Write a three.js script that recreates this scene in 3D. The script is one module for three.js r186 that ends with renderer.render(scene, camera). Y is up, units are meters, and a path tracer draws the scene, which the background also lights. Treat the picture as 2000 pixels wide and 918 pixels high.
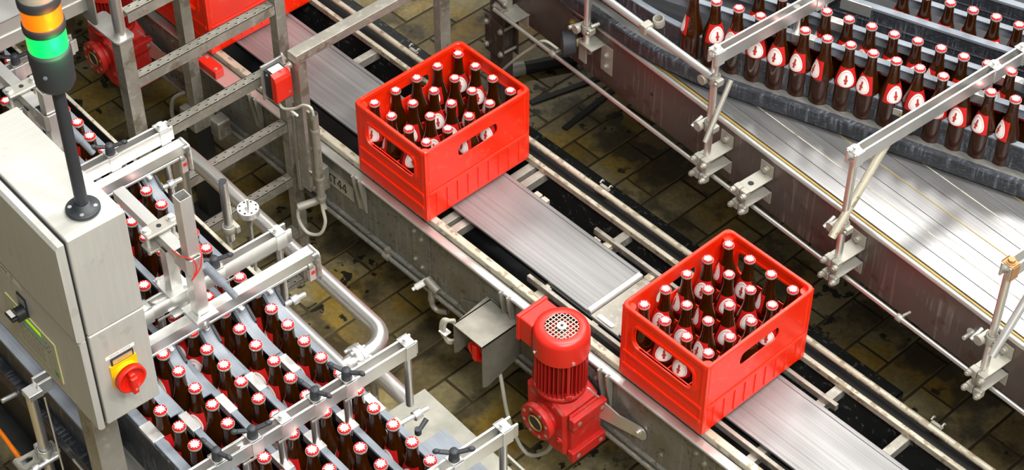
import * as THREE from 'three';
import { RoundedBoxGeometry } from 'three/addons/geometries/RoundedBoxGeometry.js';
import { mergeGeometries } from 'three/addons/utils/BufferGeometryUtils.js';
import { RectAreaLightUniformsLib } from 'three/addons/lights/RectAreaLightUniformsLib.js';

// ------------------------------------------------------------------ camera, exposure, lamps
const scene = new THREE.Scene();
const camera = new THREE.PerspectiveCamera(2 * Math.atan(459 / 3850) * 180 / Math.PI, 2000 / 918, 0.1, 60);
camera.position.set(0, 4.6, 0);
camera.rotation.set(-Math.PI / 4, 0, 0);
scene.add(camera);
const renderer = new THREE.WebGLRenderer({ antialias: true });
renderer.toneMapping = THREE.LinearToneMapping;
renderer.toneMappingExposure = 1.2;
renderer.shadowMap.enabled = true;
scene.background = new THREE.Color(0x8a8c8c);
RectAreaLightUniformsLib.init();
const CEIL = 7.6;
// long strip lamps hanging under the hall roof: [x, z, length, width, turn, power]
const LAMPS = [
  [3.1, -4.2, 2.4, 0.6, 0.0, 52], [0.9, -5.0, 1.9, 0.5, 0.0, 44],
  [3.0, -8.8, 2.4, 1.0, 0.0, 27], [-0.9, -9.8, 2.4, 0.7, 0.0, 14],
  [3.2, -0.8, 2.4, 0.6, 0.0, 56], [-0.4, -3.3, 1.4, 0.35, 0.0, 48],
  [0.9, 0.5, 1.9, 0.5, 0.0, 94], [1.5, 3.0, 2.2, 0.5, 0.0, 70],
];

// ------------------------------------------------------------------ helpers
let seed = 12345;
const rnd = () => { seed = (seed * 1664525 + 1013904223) >>> 0; return seed / 4294967296; };
const rr = (a, b) => a + (b - a) * rnd();
const names = {};
const numbered = (n) => { names[n] = (names[n] || 0) + 1; return names[n] === 1 ? n : n + '_' + String(names[n] - 1).padStart(3, '0'); };
// four plan frames: x runs along that line of machines, z to the lower left, y up
const TURN = { M: -(90 - 42.96), C: -(90 - 39.0), L: -(90 - 40.6), W: 0, R: -(90 - 61.2) };
const O = new THREE.Vector3(0, 0, -4.6);
const rad = (d) => d * Math.PI / 180;
const toWorld = (f, [x, y, z]) => new THREE.Vector3(x, y, z).applyAxisAngle(new THREE.Vector3(0, 1, 0), rad(TURN[f])).add(O);
const toFrame = (f, w) => w.clone().sub(O).applyAxisAngle(new THREE.Vector3(0, 1, 0), -rad(TURN[f]));
const BASE = new WeakMap();
function tag(o, label, category, group, kind) {
  if (label) o.userData.label = label;
  if (category) o.userData.category = category;
  if (group) o.userData.group = group;
  if (kind) o.userData.kind = kind;
  return o;
}
function thing(name, label, category, f, base, group) {
  const o = new THREE.Group(); o.name = numbered(name); scene.add(o);
  o.position.copy(toWorld(f, base)); o.rotation.y = rad(TURN[f]);
  BASE.set(o, base); tag(o, label, category, group);
  return o;
}
function struct(name, label, f, base) {
  const o = new THREE.Group(); o.name = name; scene.add(o);
  o.position.copy(toWorld(f, base)); o.rotation.y = rad(TURN[f]);
  BASE.set(o, base); o.userData.kind = 'structure'; if (label) o.userData.label = label;
  return o;
}
function boxUV(g) {                                    // uv in metres from position and facing
  const p = g.attributes.position, n = g.attributes.normal, uv = new Float32Array(p.count * 2);
  for (let i = 0; i < p.count; i++) {
    const ax = Math.abs(n.getX(i)), ay = Math.abs(n.getY(i)), az = Math.abs(n.getZ(i));
    let u, v;
    if (ay >= ax && ay >= az) { u = p.getX(i); v = p.getZ(i); }
    else if (az >= ax) { u = p.getX(i); v = p.getY(i); }
    else { u = p.getZ(i); v = p.getY(i); }
    uv[2 * i] = u; uv[2 * i + 1] = v;
  }
  g.setAttribute('uv', new THREE.BufferAttribute(uv, 2));
  return g;
}
function merged(gs, keepUV) {
  const l = (Array.isArray(gs) ? gs : [gs]).map((g) => {
    const h = g.index ? g.toNonIndexed() : g.clone();
    for (const k of Object.keys(h.attributes)) if (!['position', 'normal', 'uv'].includes(k)) h.deleteAttribute(k);
    return h;
  });
  const g = l.length === 1 ? l[0] : mergeGeometries(l, false);
  return keepUV ? g : boxUV(g);
}
function part(parent, name, gs, mat, opt = {}) {
  const g = merged(gs, opt.uv);
  const b = BASE.get(parent);
  const m = new THREE.Mesh(g, mat); m.name = name; m.castShadow = m.receiveShadow = true;
  if (b) g.translate(-b[0], -b[1], -b[2]);
  BASE.set(m, b);
  if (b && parent.isMesh) { /* same origin as the thing */ }
  if (opt.label) m.userData.label = opt.label;
  if (opt.kind) m.userData.kind = opt.kind;
  parent.add(m); return m;
}
function solo(name, label, category, f, base, gs, mat, group, opt = {}) {   // a thing that is one mesh
  const g = merged(gs, opt.uv); g.translate(-base[0], -base[1], -base[2]);
  const m = new THREE.Mesh(g, mat); m.name = numbered(name); m.castShadow = m.receiveShadow = true;
  m.position.copy(toWorld(f, base)); m.rotation.y = rad(TURN[f]); scene.add(m);
  BASE.set(m, base);
  return tag(m, label, category, group, opt.kind);
}
function copyOf(o, label, f, pos, turn) {
  const c = o.clone(); c.userData = { ...o.userData }; c.name = numbered(o.name.replace(/_\d{3}$/, ''));
  c.position.copy(toWorld(f, pos)); if (turn !== undefined) c.rotation.y = rad(TURN[f]) + turn;
  scene.add(c); if (label) c.userData.label = label; return c;
}
const V = (a) => new THREE.Vector3(...a);
const bx = (w, h, d, x, y, z, r) => (r ? new RoundedBoxGeometry(w, h, d, 1, Math.min(r, w * 0.49, h * 0.49, d * 0.49)) : new THREE.BoxGeometry(w, h, d)).translate(x, y, z);
const span = (x0, x1, y0, y1, z0, z1, r) => bx(Math.abs(x1 - x0), Math.abs(y1 - y0), Math.abs(z1 - z0), (x0 + x1) / 2, (y0 + y1) / 2, (z0 + z1) / 2, r);
function orient(g, a, b) {                             // geometry along y from 0..1 placed from a to b
  const d = V(b).sub(V(a)); const q = new THREE.Quaternion().setFromUnitVectors(new THREE.Vector3(0, 1, 0), d.clone().normalize());
  return g.applyQuaternion(q).translate(...a);
}
const len = (a, b) => V(b).sub(V(a)).length();
const rod = (a, b, r, n = 14, r2) => { const L = len(a, b); return orient(new THREE.CylinderGeometry(r2 ?? r, r, L, n).translate(0, L / 2, 0), a, b); };
const disc = (c, ax, r, h, n = 20) => rod(c, [c[0] + ax[0] * h, c[1] + ax[1] * h, c[2] + ax[2] * h], r, n);
const tube = (pts, r, seg = 40, n = 10, closed = false) => new THREE.TubeGeometry(new THREE.CatmullRomCurve3(pts.map(V), closed, 'centripetal'), seg, r, n, closed);
const lathe = (pts, n = 28) => new THREE.LatheGeometry(pts.map((p) => new THREE.Vector2(...p)), n);
function pipe(a, b, r, wall = 0.002, n = 16) {         // open ended round tube
  const L = len(a, b); return orient(lathe([[r - wall, 0], [r, 0], [r, L], [r - wall, L], [r - wall, 0]], n), a, b);
}
function sqTube(a, b, w, h, wall = 0.002) {            // open square tube from a to b (w and h across)
  const s = new THREE.Shape([[-w / 2, -h / 2], [w / 2, -h / 2], [w / 2, h / 2], [-w / 2, h / 2]].map((p) => new THREE.Vector2(...p)));
  const i = new THREE.Path([[-1, -1], [-1, 1], [1, 1], [1, -1]].map(([p, q]) => new THREE.Vector2(p * (w / 2 - wall), q * (h / 2 - wall)))); s.holes.push(i);
  const L = len(a, b);
  const g = new THREE.ExtrudeGeometry(s, { depth: L, bevelEnabled: false });   // along +z
  const d = V(b).sub(V(a)).normalize();
  const up = Math.abs(d.y) > 0.9 ? new THREE.Vector3(1, 0, 0) : new THREE.Vector3(0, 1, 0);
  const xx = new THREE.Vector3().crossVectors(up, d).normalize(), yy = new THREE.Vector3().crossVectors(d, xx);
  return g.applyMatrix4(new THREE.Matrix4().makeBasis(xx, yy, d)).translate(...a);
}
// outline in (p, q) swept straight along an axis: axis 'x' -> (z, y), 'z' -> (x, y), 'y' -> (x, z)
function prism(pts, axis, from, to, bevel = 0, holes = []) {
  const s = new THREE.Shape(pts.map((p) => new THREE.Vector2(...p)));
  for (const h of holes) s.holes.push(new THREE.Path(h.map((p) => new THREE.Vector2(...p))));
  const D = to - from;
  const g = new THREE.ExtrudeGeometry(s, { depth: D - 2 * bevel, bevelEnabled: bevel > 0, bevelThickness: bevel, bevelSize: bevel, bevelOffset: -bevel, bevelSegments: 1 });
  g.translate(0, 0, bevel);
  const m = new THREE.Matrix4();
  if (axis === 'x') m.set(0, 0, 1, from, 0, 1, 0, 0, 1, 0, 0, 0, 0, 0, 0, 1);
  else if (axis === 'y') m.set(1, 0, 0, 0, 0, 0, 1, from, 0, 1, 0, 0, 0, 0, 0, 1);
  else m.set(1, 0, 0, 0, 0, 1, 0, 0, 0, 0, 1, from, 0, 0, 0, 1);
  g.applyMatrix4(m);
  if (axis !== 'z') {                                   // those two maps mirror: turn the faces round
    const h = g.index ? g.toNonIndexed() : g; const p = h.attributes.position.array;
    for (let i = 0; i < p.length; i += 9) for (let k = 0; k < 3; k++) { const t = p[i + 3 + k]; p[i + 3 + k] = p[i + 6 + k]; p[i + 6 + k] = t; }
    h.computeVertexNormals(); return h;
  }
  return g;
}
const circlePath = (cx, cy, r, n = 14) => Array.from({ length: n }, (_, i) => [cx + r * Math.cos(i / n * 6.28318), cy + r * Math.sin(i / n * 6.28318)]);
const roundRect = (x0, x1, y0, y1, r, n = 4) => {
  const o = []; for (const [cx, cy, a] of [[x1 - r, y1 - r, 0], [x0 + r, y1 - r, 90], [x0 + r, y0 + r, 180], [x1 - r, y0 + r, 270]])
    for (let i = 0; i <= n; i++) o.push([cx + r * Math.cos(rad(a + 90 * i / n)), cy + r * Math.sin(rad(a + 90 * i / n))]);
  return o;
};
const arc = (cx, cy, r, a0, a1, n) => Array.from({ length: n + 1 }, (_, i) => { const a = rad(a0 + (a1 - a0) * i / n); return [cx + r * Math.cos(a), cy + r * Math.sin(a)]; });
// section [[off, y], ...] swept along a plan path [[x, z], ...]; off is to the left-hand (+z) side of travel along +x
function sweep(path, sec, closedSec = true) {
  const pos = [], idx = []; const n = sec.length;
  path.forEach(([x, z], i) => {
    const a = path[Math.max(0, i - 1)], b = path[Math.min(path.length - 1, i + 1)];
    const dx = b[0] - a[0], dz = b[1] - a[1], L = Math.hypot(dx, dz); const nx = -dz / L, nz = dx / L;
    for (const [o, y] of sec) pos.push(x + nx * o, y, z + nz * o);
  });
  for (let i = 0; i < path.length - 1; i++) for (let k = 0; k < (closedSec ? n : n - 1); k++) {
    const a = i * n + k, b = i * n + (k + 1) % n, c = a + n, d = b + n; idx.push(a, b, c, b, d, c);
  }
  if (closedSec) {
    const t = THREE.ShapeUtils.triangulateShape(sec.map((p) => new THREE.Vector2(...p)), []);
    const e = (path.length - 1) * n; for (const [a, b, c] of t) { idx.push(a, c, b, e + a, e + b, e + c); }
  }
  const g = new THREE.BufferGeometry(); g.setAttribute('position', new THREE.Float32BufferAttribute(pos, 3)); g.setIndex(idx);
  const h = g.toNonIndexed(); h.computeVertexNormals(); h.setAttribute('uv', new THREE.Float32BufferAttribute(new Float32Array(h.attributes.position.count * 2), 2));
  return h;
}
// upright strip of changing height along a plan path [[x, z, y0, y1], ...]
function ribbon(path, th) {
  const gs = [];
  for (let i = 0; i < path.length - 1; i++) {
    const [ax, az, a0, a1] = path[i], [bx2, bz, b0, b1] = path[i + 1]; const L = Math.hypot(bx2 - ax, bz - az), nx = -(bz - az) / L * th, nz = (bx2 - ax) / L * th;
    const P = [[ax, a0, az], [bx2, b0, bz], [bx2, b1, bz], [ax, a1, az]], Q2 = P.map(([x, y, z]) => [x + nx, y, z + nz]);
    const f = (a, b, c, d) => [a, b, c, a, c, d].flat();
    const pos = [...f(...Q2), ...f(...[...P].reverse()), ...f(P[3], Q2[3], Q2[2], P[2]).slice(), ...f(P[0], P[1], Q2[1], Q2[0]), ...f(P[0], Q2[0], Q2[3], P[3]), ...f(P[1], P[2], Q2[2], Q2[1])];
    const g = new THREE.BufferGeometry(); g.setAttribute('position', new THREE.Float32BufferAttribute(pos, 3)); g.computeVertexNormals(); g.setAttribute('uv', new THREE.Float32BufferAttribute(new Float32Array(pos.length / 3 * 2), 2)); gs.push(g);
  }
  return gs;
}
function smoothPath(pts, n) { const c = new THREE.CatmullRomCurve3(pts.map(([x, z]) => new THREE.Vector3(x, 0, z)), false, 'centripetal'); return c.getSpacedPoints(n).map((p) => [p.x, p.z]); }
// hex bolt with washer: head points along ax
const bolts = (c, ax, s = 1) => [disc(c, ax, 0.0085 * s, 0.002 * s, 16), disc([c[0] + ax[0] * 0.002 * s, c[1] + ax[1] * 0.002 * s, c[2] + ax[2] * 0.002 * s], ax, 0.0065 * s, 0.0055 * s, 6)];
const bolt = (t, c, ax, s, m) => part(t, 'bolt', bolts(c, ax, s), m || MAT.bright);

// ------------------------------------------------------------------ procedural textures
function hash(x, y, s) { let h = (x * 374761393 + y * 668265263 + s * 974711) | 0; h = Math.imul(h ^ (h >>> 13), 1274126177); h ^= h >>> 16; return (h >>> 0) / 4294967296; }
function vnoise(u, v, px, py, s) {                      // tiling value noise, u and v in 0..1
  const x = u * px, y = v * py, xi = Math.floor(x), yi = Math.floor(y); let fx = x - xi, fy = y - yi;
  fx = fx * fx * (3 - 2 * fx); fy = fy * fy * (3 - 2 * fy);
  const w = (i, m) => ((i % m) + m) % m, x0 = w(xi, px), x1 = w(xi + 1, px), y0 = w(yi, py), y1 = w(yi + 1, py);
  return (hash(x0, y0, s) * (1 - fx) + hash(x1, y0, s) * fx) * (1 - fy) + (hash(x0, y1, s) * (1 - fx) + hash(x1, y1, s) * fx) * fy;
}
function fbm(u, v, px, py, o, s) { let a = 0, w = 0.5, t = 0; for (let i = 0; i < o; i++) { a += w * vnoise(u, v, px << i, py << i, s + i * 17); t += w; w *= 0.55; } return a / t; }
function tex(n, m, metres, fn, srgb = true, channels = 3) {   // fn(u, v) -> [r, g, b] 0..255 or a number
  const d = new Uint8Array(n * m * 4);
  for (let j = 0; j < m; j++) for (let i = 0; i < n; i++) {
    const c = fn(i / n, j / m); const k = (j * n + i) * 4;
    if (typeof c === 'number') { d[k] = d[k + 1] = d[k + 2] = c; } else { d[k] = c[0]; d[k + 1] = c[1]; d[k + 2] = c[2]; }
    d[k + 3] = 255;
  }
  const t = new THREE.DataTexture(d, n, m); t.wrapS = t.wrapT = THREE.RepeatWrapping; t.magFilter = THREE.LinearFilter; t.minFilter = THREE.LinearMipmapLinearFilter; t.generateMipmaps = true;
  if (srgb) t.colorSpace = THREE.SRGBColorSpace;
  const [mx, my] = Array.isArray(metres) ? metres : [metres, metres];
  t.repeat.set(1 / mx, 1 / my); t.needsUpdate = true; return t;
}
const mix = (a, b, t) => a.map((x, i) => x + (b[i] - x) * t);
const sm = (a, b, x) => { const t = Math.min(1, Math.max(0, (x - a) / (b - a))); return t * t * (3 - 2 * t); };
const STD = (o) => new THREE.MeshStandardMaterial(o);
const PHY = (o) => new THREE.MeshPhysicalMaterial(o);
const MAT = {};
{
  // clean stainless: fine grain; roughness varies with wiping marks
  const grainX = tex(256, 256, [0.5, 0.12], (u, v) => 110 + 70 * fbm(u, v, 3, 64, 3, 3), false);
  const wipe = tex(256, 256, 0.35, (u, v) => 90 + 110 * fbm(u, v, 5, 5, 4, 5), false);
  const clean = tex(256, 256, 0.4, (u, v) => { const n = fbm(u, v, 5, 5, 5, 9); return mix([206, 205, 200], [232, 231, 226], n); });
  MAT.steel = STD({ color: 0xffffff, map: clean, metalness: 0.82, roughness: 0.62, roughnessMap: wipe, bumpMap: grainX, bumpScale: 0.00006 });
  MAT.bright = STD({ color: 0xe2e1dd, metalness: 0.8, roughness: 0.38 });
  MAT.pipe = STD({ color: 0xdddbd6, metalness: 0.9, roughness: 0.34, bumpMap: grainX, bumpScale: 0.00004 });
  // steel with a grey beige film, blotches, scratches (ladder, portal, posts)
  const dull = tex(512, 512, 0.5, (u, v) => {
    const n = fbm(u, v, 6, 6, 5, 21), f = fbm(u, v, 40, 40, 2, 25), d = sm(0.58, 0.72, fbm(u, v, 9, 9, 5, 31));
    let c = mix([138, 133, 122], [186, 182, 170], n); c = mix(c, [112, 100, 82], 0.55 * d); return mix(c, [205, 203, 196], 0.35 * sm(0.6, 0.8, f));
  });
  MAT.dull = STD({ map: dull, metalness: 0.6, roughness: 0.55 });
  MAT.cast = STD({ color: 0xc9c6bd, map: clean, metalness: 0.55, roughness: 0.55 });
  // side panel of the crate line: greyed, dirty, faint runs
  const panel = tex(1024, 512, [0.8, 0.4], (u, v) => {
    const n = fbm(u, v, 6, 4, 6, 41), run = fbm(u, v, 90, 2, 3, 45), d = sm(0.52, 0.68, fbm(u, v, 10, 5, 5, 49)), fl = sm(0.72, 0.78, fbm(u, v, 60, 40, 2, 53));
    let c = mix([112, 112, 106], [152, 151, 142], n); c = mix(c, [128, 117, 96], 0.5 * d); c = mix(c, [176, 175, 168], 0.4 * sm(0.55, 0.75, run)); return mix(c, [70, 60, 48], 0.4 * fl);
  });
  MAT.panel = STD({ map: panel, metalness: 0.55, roughness: 0.5 });
  const rim = tex(512, 128, [0.6, 0.12], (u, v) => {
    const n = fbm(u, v, 12, 4, 5, 61), d = sm(0.56, 0.66, fbm(u, v, 30, 8, 4, 65)); return mix(mix([176, 168, 146], [208, 202, 184], n), [126, 112, 88], 0.6 * d);
  });
  MAT.rim = STD({ map: rim, metalness: 0.35, roughness: 0.55 });
  // brownish stainless skirt of the bottle table with dried runs
  const skirt = tex(1024, 512, [0.9, 0.45], (u, v) => {
    const n = fbm(u, v, 4, 3, 4, 71), run = fbm(u, v, 120, 3, 4, 75), w = sm(0.5, 0.7, fbm(u, v, 5, 4, 5, 79));
    let c = mix([96, 84, 79], [124, 113, 108], n); c = mix(c, [160, 154, 150], 0.75 * w * sm(0.4, 0.75, run)); c = mix(c, [170, 165, 160], 0.5 * sm(0.62, 0.8, run)); return mix(c, [92, 62, 52], 0.35 * sm(0.66, 0.74, fbm(u, v, 14, 9, 4, 83)));
  });
  MAT.skirt = STD({ map: skirt, metalness: 0.75, roughness: 0.42 });
  // polished chain plates: long wear streaks
  const streak = tex(256, 1024, [1.6, 0.42], (u, v) => { const s = fbm(u, v, 2, 160, 4, 91), b = fbm(u, v, 3, 14, 3, 95); return mix([150, 149, 146], [214, 213, 210], 0.55 * s + 0.45 * b); });
  const streakR = tex(256, 1024, [1.3, 0.36], (u, v) => 105 + 70 * fbm(u, v, 3, 120, 4, 97), false);
  const streakB = tex(256, 1024, [1.3, 0.36], (u, v) => 255 * fbm(u, v, 4, 150, 4, 99), false);
  MAT.chain = STD({ color: 0xd4d4d6, map: streak, metalness: 0.72, roughness: 0.85, roughnessMap: streakR, bumpMap: streakB, bumpScale: 0.00008 });
  MAT.slat = STD({ color: 0xc4c4c6, map: streak, metalness: 0.8, roughness: 0.66, roughnessMap: streakR, bumpMap: streakB, bumpScale: 0.00004 });
  MAT.gold = STD({ color: 0x9a8244, metalness: 0.3, roughness: 0.5 });
  // black plastic guide with whitish scuffs, and its greyed lighter top
  const scuff = tex(512, 512, [0.5, 0.2], (u, v) => {
    const n = fbm(u, v, 6, 4, 4, 101), s = sm(0.5, 0.8, fbm(u, v, 110, 5, 4, 105)) * sm(0.35, 0.65, fbm(u, v, 7, 4, 4, 109)), e = sm(0.6, 0.75, fbm(u, v, 60, 60, 2, 111));
    return mix(mix(mix([34, 36, 40], [56, 59, 65], n), [138, 142, 150], 0.6 * s), [120, 124, 130], 0.3 * e);
  });
  MAT.guide = STD({ map: scuff, metalness: 0, roughness: 0.45 });
  const greyp = tex(256, 256, [0.4, 0.2], (u, v) => mix([96, 102, 110], [142, 148, 155], 0.6 * fbm(u, v, 5, 5, 5, 121) + 0.4 * fbm(u, v, 4, 50, 3, 125)));
  MAT.greyPlastic = STD({ map: greyp, metalness: 0, roughness: 0.42 });
  const ledge = tex(256, 256, [0.5, 0.2], (u, v) => mix([104, 102, 98], [150, 148, 142], fbm(u, v, 4, 30, 4, 127)));
  MAT.ledge = STD({ map: ledge, metalness: 0.5, roughness: 0.4 });
  MAT.black = STD({ color: 0x202124, roughness: 0.45 });
  MAT.darkMetal = STD({ color: 0x2a2a29, metalness: 0.3, roughness: 0.5 });
  const tray = tex(512, 256, [0.7, 0.35], (u, v) => { const n = fbm(u, v, 8, 5, 5, 131), s = sm(0.68, 0.76, fbm(u, v, 60, 30, 3, 135)); return mix(mix([30, 31, 30], [52, 53, 52], n), [128, 128, 126], 0.7 * s); });
  MAT.tray = STD({ map: tray, metalness: 0.2, roughness: 0.5 });
  MAT.rubber = STD({ color: 0x2e3034, roughness: 0.6 });
  MAT.pole = STD({ color: 0x2b2e33, roughness: 0.5 });
  // red machine paint, dusty in patches, chipped
  const paint = tex(512, 512, 0.3, (u, v) => {
    const n = fbm(u, v, 5, 5, 5, 141), d = sm(0.55, 0.78, fbm(u, v, 8, 8, 5, 145)), g = sm(0.76, 0.8, fbm(u, v, 50, 50, 2, 149));
    return mix(mix(mix([176, 28, 22], [206, 38, 28], n), [168, 128, 122], 0.5 * d), [110, 84, 78], 0.5 * g);
  });
  MAT.paint = STD({ map: paint, roughness: 0.48 });
  MAT.paintClean = STD({ color: 0xd6281c, roughness: 0.36 });
  MAT.finRed = STD({ color: 0xb01d16, roughness: 0.45 });
  const crate = tex(512, 512, 0.4, (u, v) => { const n = fbm(u, v, 5, 5, 4, 151), s = sm(0.66, 0.78, fbm(u, v, 30, 30, 3, 155)); return mix(mix([250, 34, 2], [255, 48, 6], n), [240, 120, 92], 0.35 * s); });
  MAT.crate = PHY({ map: crate, roughness: 0.36, clearcoat: 0.2, clearcoatRoughness: 0.3 });
  MAT.red = STD({ color: 0xe02a18, roughness: 0.4 });
  MAT.redHandle = STD({ color: 0xd8200c, roughness: 0.4 });
  MAT.yellow = STD({ color: 0xf2b500, roughness: 0.45 });
  MAT.white = STD({ color: 0xe9e7e0, roughness: 0.5 });
  MAT.cream = STD({ color: 0xc9c08a, roughness: 0.5 });
  MAT.wire = STD({ color: 0xd2ccba, metalness: 0.3, roughness: 0.5 });
  MAT.cable = STD({ color: 0xb4b1a2, roughness: 0.55 });
  MAT.orangeCable = STD({ color: 0xe87710, roughness: 0.5 });
  MAT.purpleCable = STD({ color: 0x57405c, roughness: 0.5 });
  // cabinet sheet: warm brushed stainless, smudged
  const cab = tex(512, 512, 0.6, (u, v) => { const n = fbm(u, v, 4, 4, 5, 161), g = fbm(u, v, 120, 6, 2, 165), s = sm(0.74, 0.8, fbm(u, v, 12, 12, 4, 169)); return mix(mix([184, 182, 174], [206, 205, 198], 0.6 * n + 0.4 * g), [150, 143, 128], 0.2 * s); });
  MAT.cabinet = STD({ map: cab, metalness: 0.35, roughness: 0.5 });
  const hoodT = tex(256, 256, 0.25, (u, v) => mix([122, 120, 110], [170, 167, 154], fbm(u, v, 5, 5, 5, 171)));
  MAT.hood = STD({ map: hoodT, metalness: 0.5, roughness: 0.5 });
  MAT.glassBrown = PHY({ color: 0x743a08, transmission: 0.84, thickness: 0, roughness: 0.08 });
  MAT.beer = STD({ color: 0x160a04, roughness: 0.3 });
  MAT.capSide = STD({ color: 0xd8d4d0, metalness: 0.6, roughness: 0.4 });
}
// ------------------------------------------------------------------ hall: walls, roof, lamps, tiled floor
{
  const wallT = tex(128, 128, 2, (u, v) => mix([128, 130, 130], [150, 152, 150], fbm(u, v, 5, 5, 4, 201)));
  const wm = STD({ map: wallT, roughness: 0.85 });
  const X0 = -8, X1 = 8, Z0 = -15, Z1 = 4.5, T = 0.2;
  const walls = [['wall_left', span(X0 - T, X0, 0, CEIL, Z0 - T, Z1 + T)], ['wall_right', span(X1, X1 + T, 0, CEIL, Z0 - T, Z1 + T)], ['wall_back', span(X0, X1, 0, CEIL, Z0 - T, Z0)], ['wall_front', span(X0, X1, 0, CEIL, Z1, Z1 + T)], ['ceiling', span(X0 - T, X1 + T, CEIL, CEIL + T, Z0 - T, Z1 + T)]];
  for (const [n, g] of walls) { const m = new THREE.Mesh(boxUV(g.toNonIndexed()), wm); m.name = n; m.userData.kind = 'structure'; m.castShadow = m.receiveShadow = true; scene.add(m); }
  const glow = STD({ color: 0xffffff, emissive: 0xfdfcfa, emissiveIntensity: 6 });
  for (const [x, z, l, w, t, pw] of LAMPS) {
    const o = new THREE.Group(); o.name = numbered('ceiling_lamp'); o.position.set(x, CEIL - 0.5, z); o.rotation.y = t; scene.add(o);
    tag(o, 'long white strip lamp hanging under the hall roof', 'lamp', 'strip lamps under the roof');
    const add = (n, g, m) => { const q = new THREE.Mesh(g, m); q.name = n; q.castShadow = true; o.add(q); };
    add('housing', bx(l + 0.04, 0.06, w + 0.04, 0, 0.035, 0), MAT.white);
    add('diffuser', bx(l, 0.01, w, 0, 0, 0), glow);
    for (const s of [-1, 1]) add('hanger', rod([s * l * 0.4, 0.06, 0], [s * l * 0.4, 0.5, 0], 0.008, 6), MAT.dull);
    const L = new THREE.RectAreaLight(0xfdfcfa, pw, l, w); L.position.set(0, -0.02, 0); L.rotation.x = -Math.PI / 2; L.castShadow = true; o.add(L);
  }
  const fl = struct('floor', 'brown and olive quarry tile floor laid in running bond', 'M', [0, 0, 0]);
  const grout = STD({ color: 0x4a412a, roughness: 0.6 });
  const tileT = tex(1024, 1024, 1.35, (u, v) => {
    const n = fbm(u, v, 5, 5, 6, 211), y = sm(0.4, 0.66, fbm(u, v, 7, 7, 5, 217)), k = sm(0.52, 0.68, fbm(u, v, 9, 9, 6, 223)), s = sm(0.66, 0.7, fbm(u, v, 42, 42, 4, 227)) * sm(0.45, 0.6, fbm(u, v, 6, 6, 3, 229)), g = fbm(u, v, 120, 120, 2, 233);
    let c = mix([118, 108, 78], [166, 152, 110], n); c = mix(c, [160, 130, 52], 0.75 * y); c = mix(c, [66, 60, 48], 0.7 * k); c = mix(c, [186, 174, 142], 0.3 * sm(0.6, 0.8, fbm(u, v, 18, 18, 4, 239))); c = mix(c, [26, 24, 20], 0.85 * s);
    return c.map((x) => x * (0.88 + 0.24 * g));
  });
  const tileR = tex(512, 512, 0.9, (u, v) => 80 + 130 * fbm(u, v, 8, 8, 5, 241), false);
  const tileB = tex(512, 512, 0.5, (u, v) => 255 * fbm(u, v, 20, 20, 4, 245), false);
  const tm = [0xffffff, 0xe6ded0, 0xf4efe0, 0xd2ccc0].map((c) => STD({ color: c, map: tileT, roughness: 0.8, roughnessMap: tileR, bumpMap: tileB, bumpScale: 0.0006 }));
  part(fl, 'grout_bed', bx(22, 0.2, 22, -1, -0.103, 0), grout);
  const PX = 0.127, PZ = 0.262, rest = [];
  for (let i = -80; i < 60; i++) for (let j = -35; j < 35; j++) {
    const x = -0.0005 + PX * i + 0.0005, z = 0.446 + PZ * j + (Math.abs(i % 2) === 1 ? PZ * 0.5 : 0) - PZ / 2;
    const vis = x > -2.0 && x < 2.25 && z > -1.0 && z < 1.15;
    if (vis) {
      const dy = rr(-0.0012, 0.0008);
      const g = new RoundedBoxGeometry(PX - 0.009, 0.02, PZ - 0.009, 1, 0.0025).translate(x, -0.0085 + dy, z);
      part(fl, 'tile', g, tm[Math.floor(rnd() * 4)]);
    } else if (x > -5 && x < 5 && z > -4 && z < 4) rest.push(new THREE.BoxGeometry(PX - 0.009, 0.02, PZ - 0.009).translate(x, -0.0085, z));
  }
  part(fl, 'outlying_tiles', rest, tm[0], { kind: 'stuff' });
  console.log('tiles', fl.children.length);
}
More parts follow.
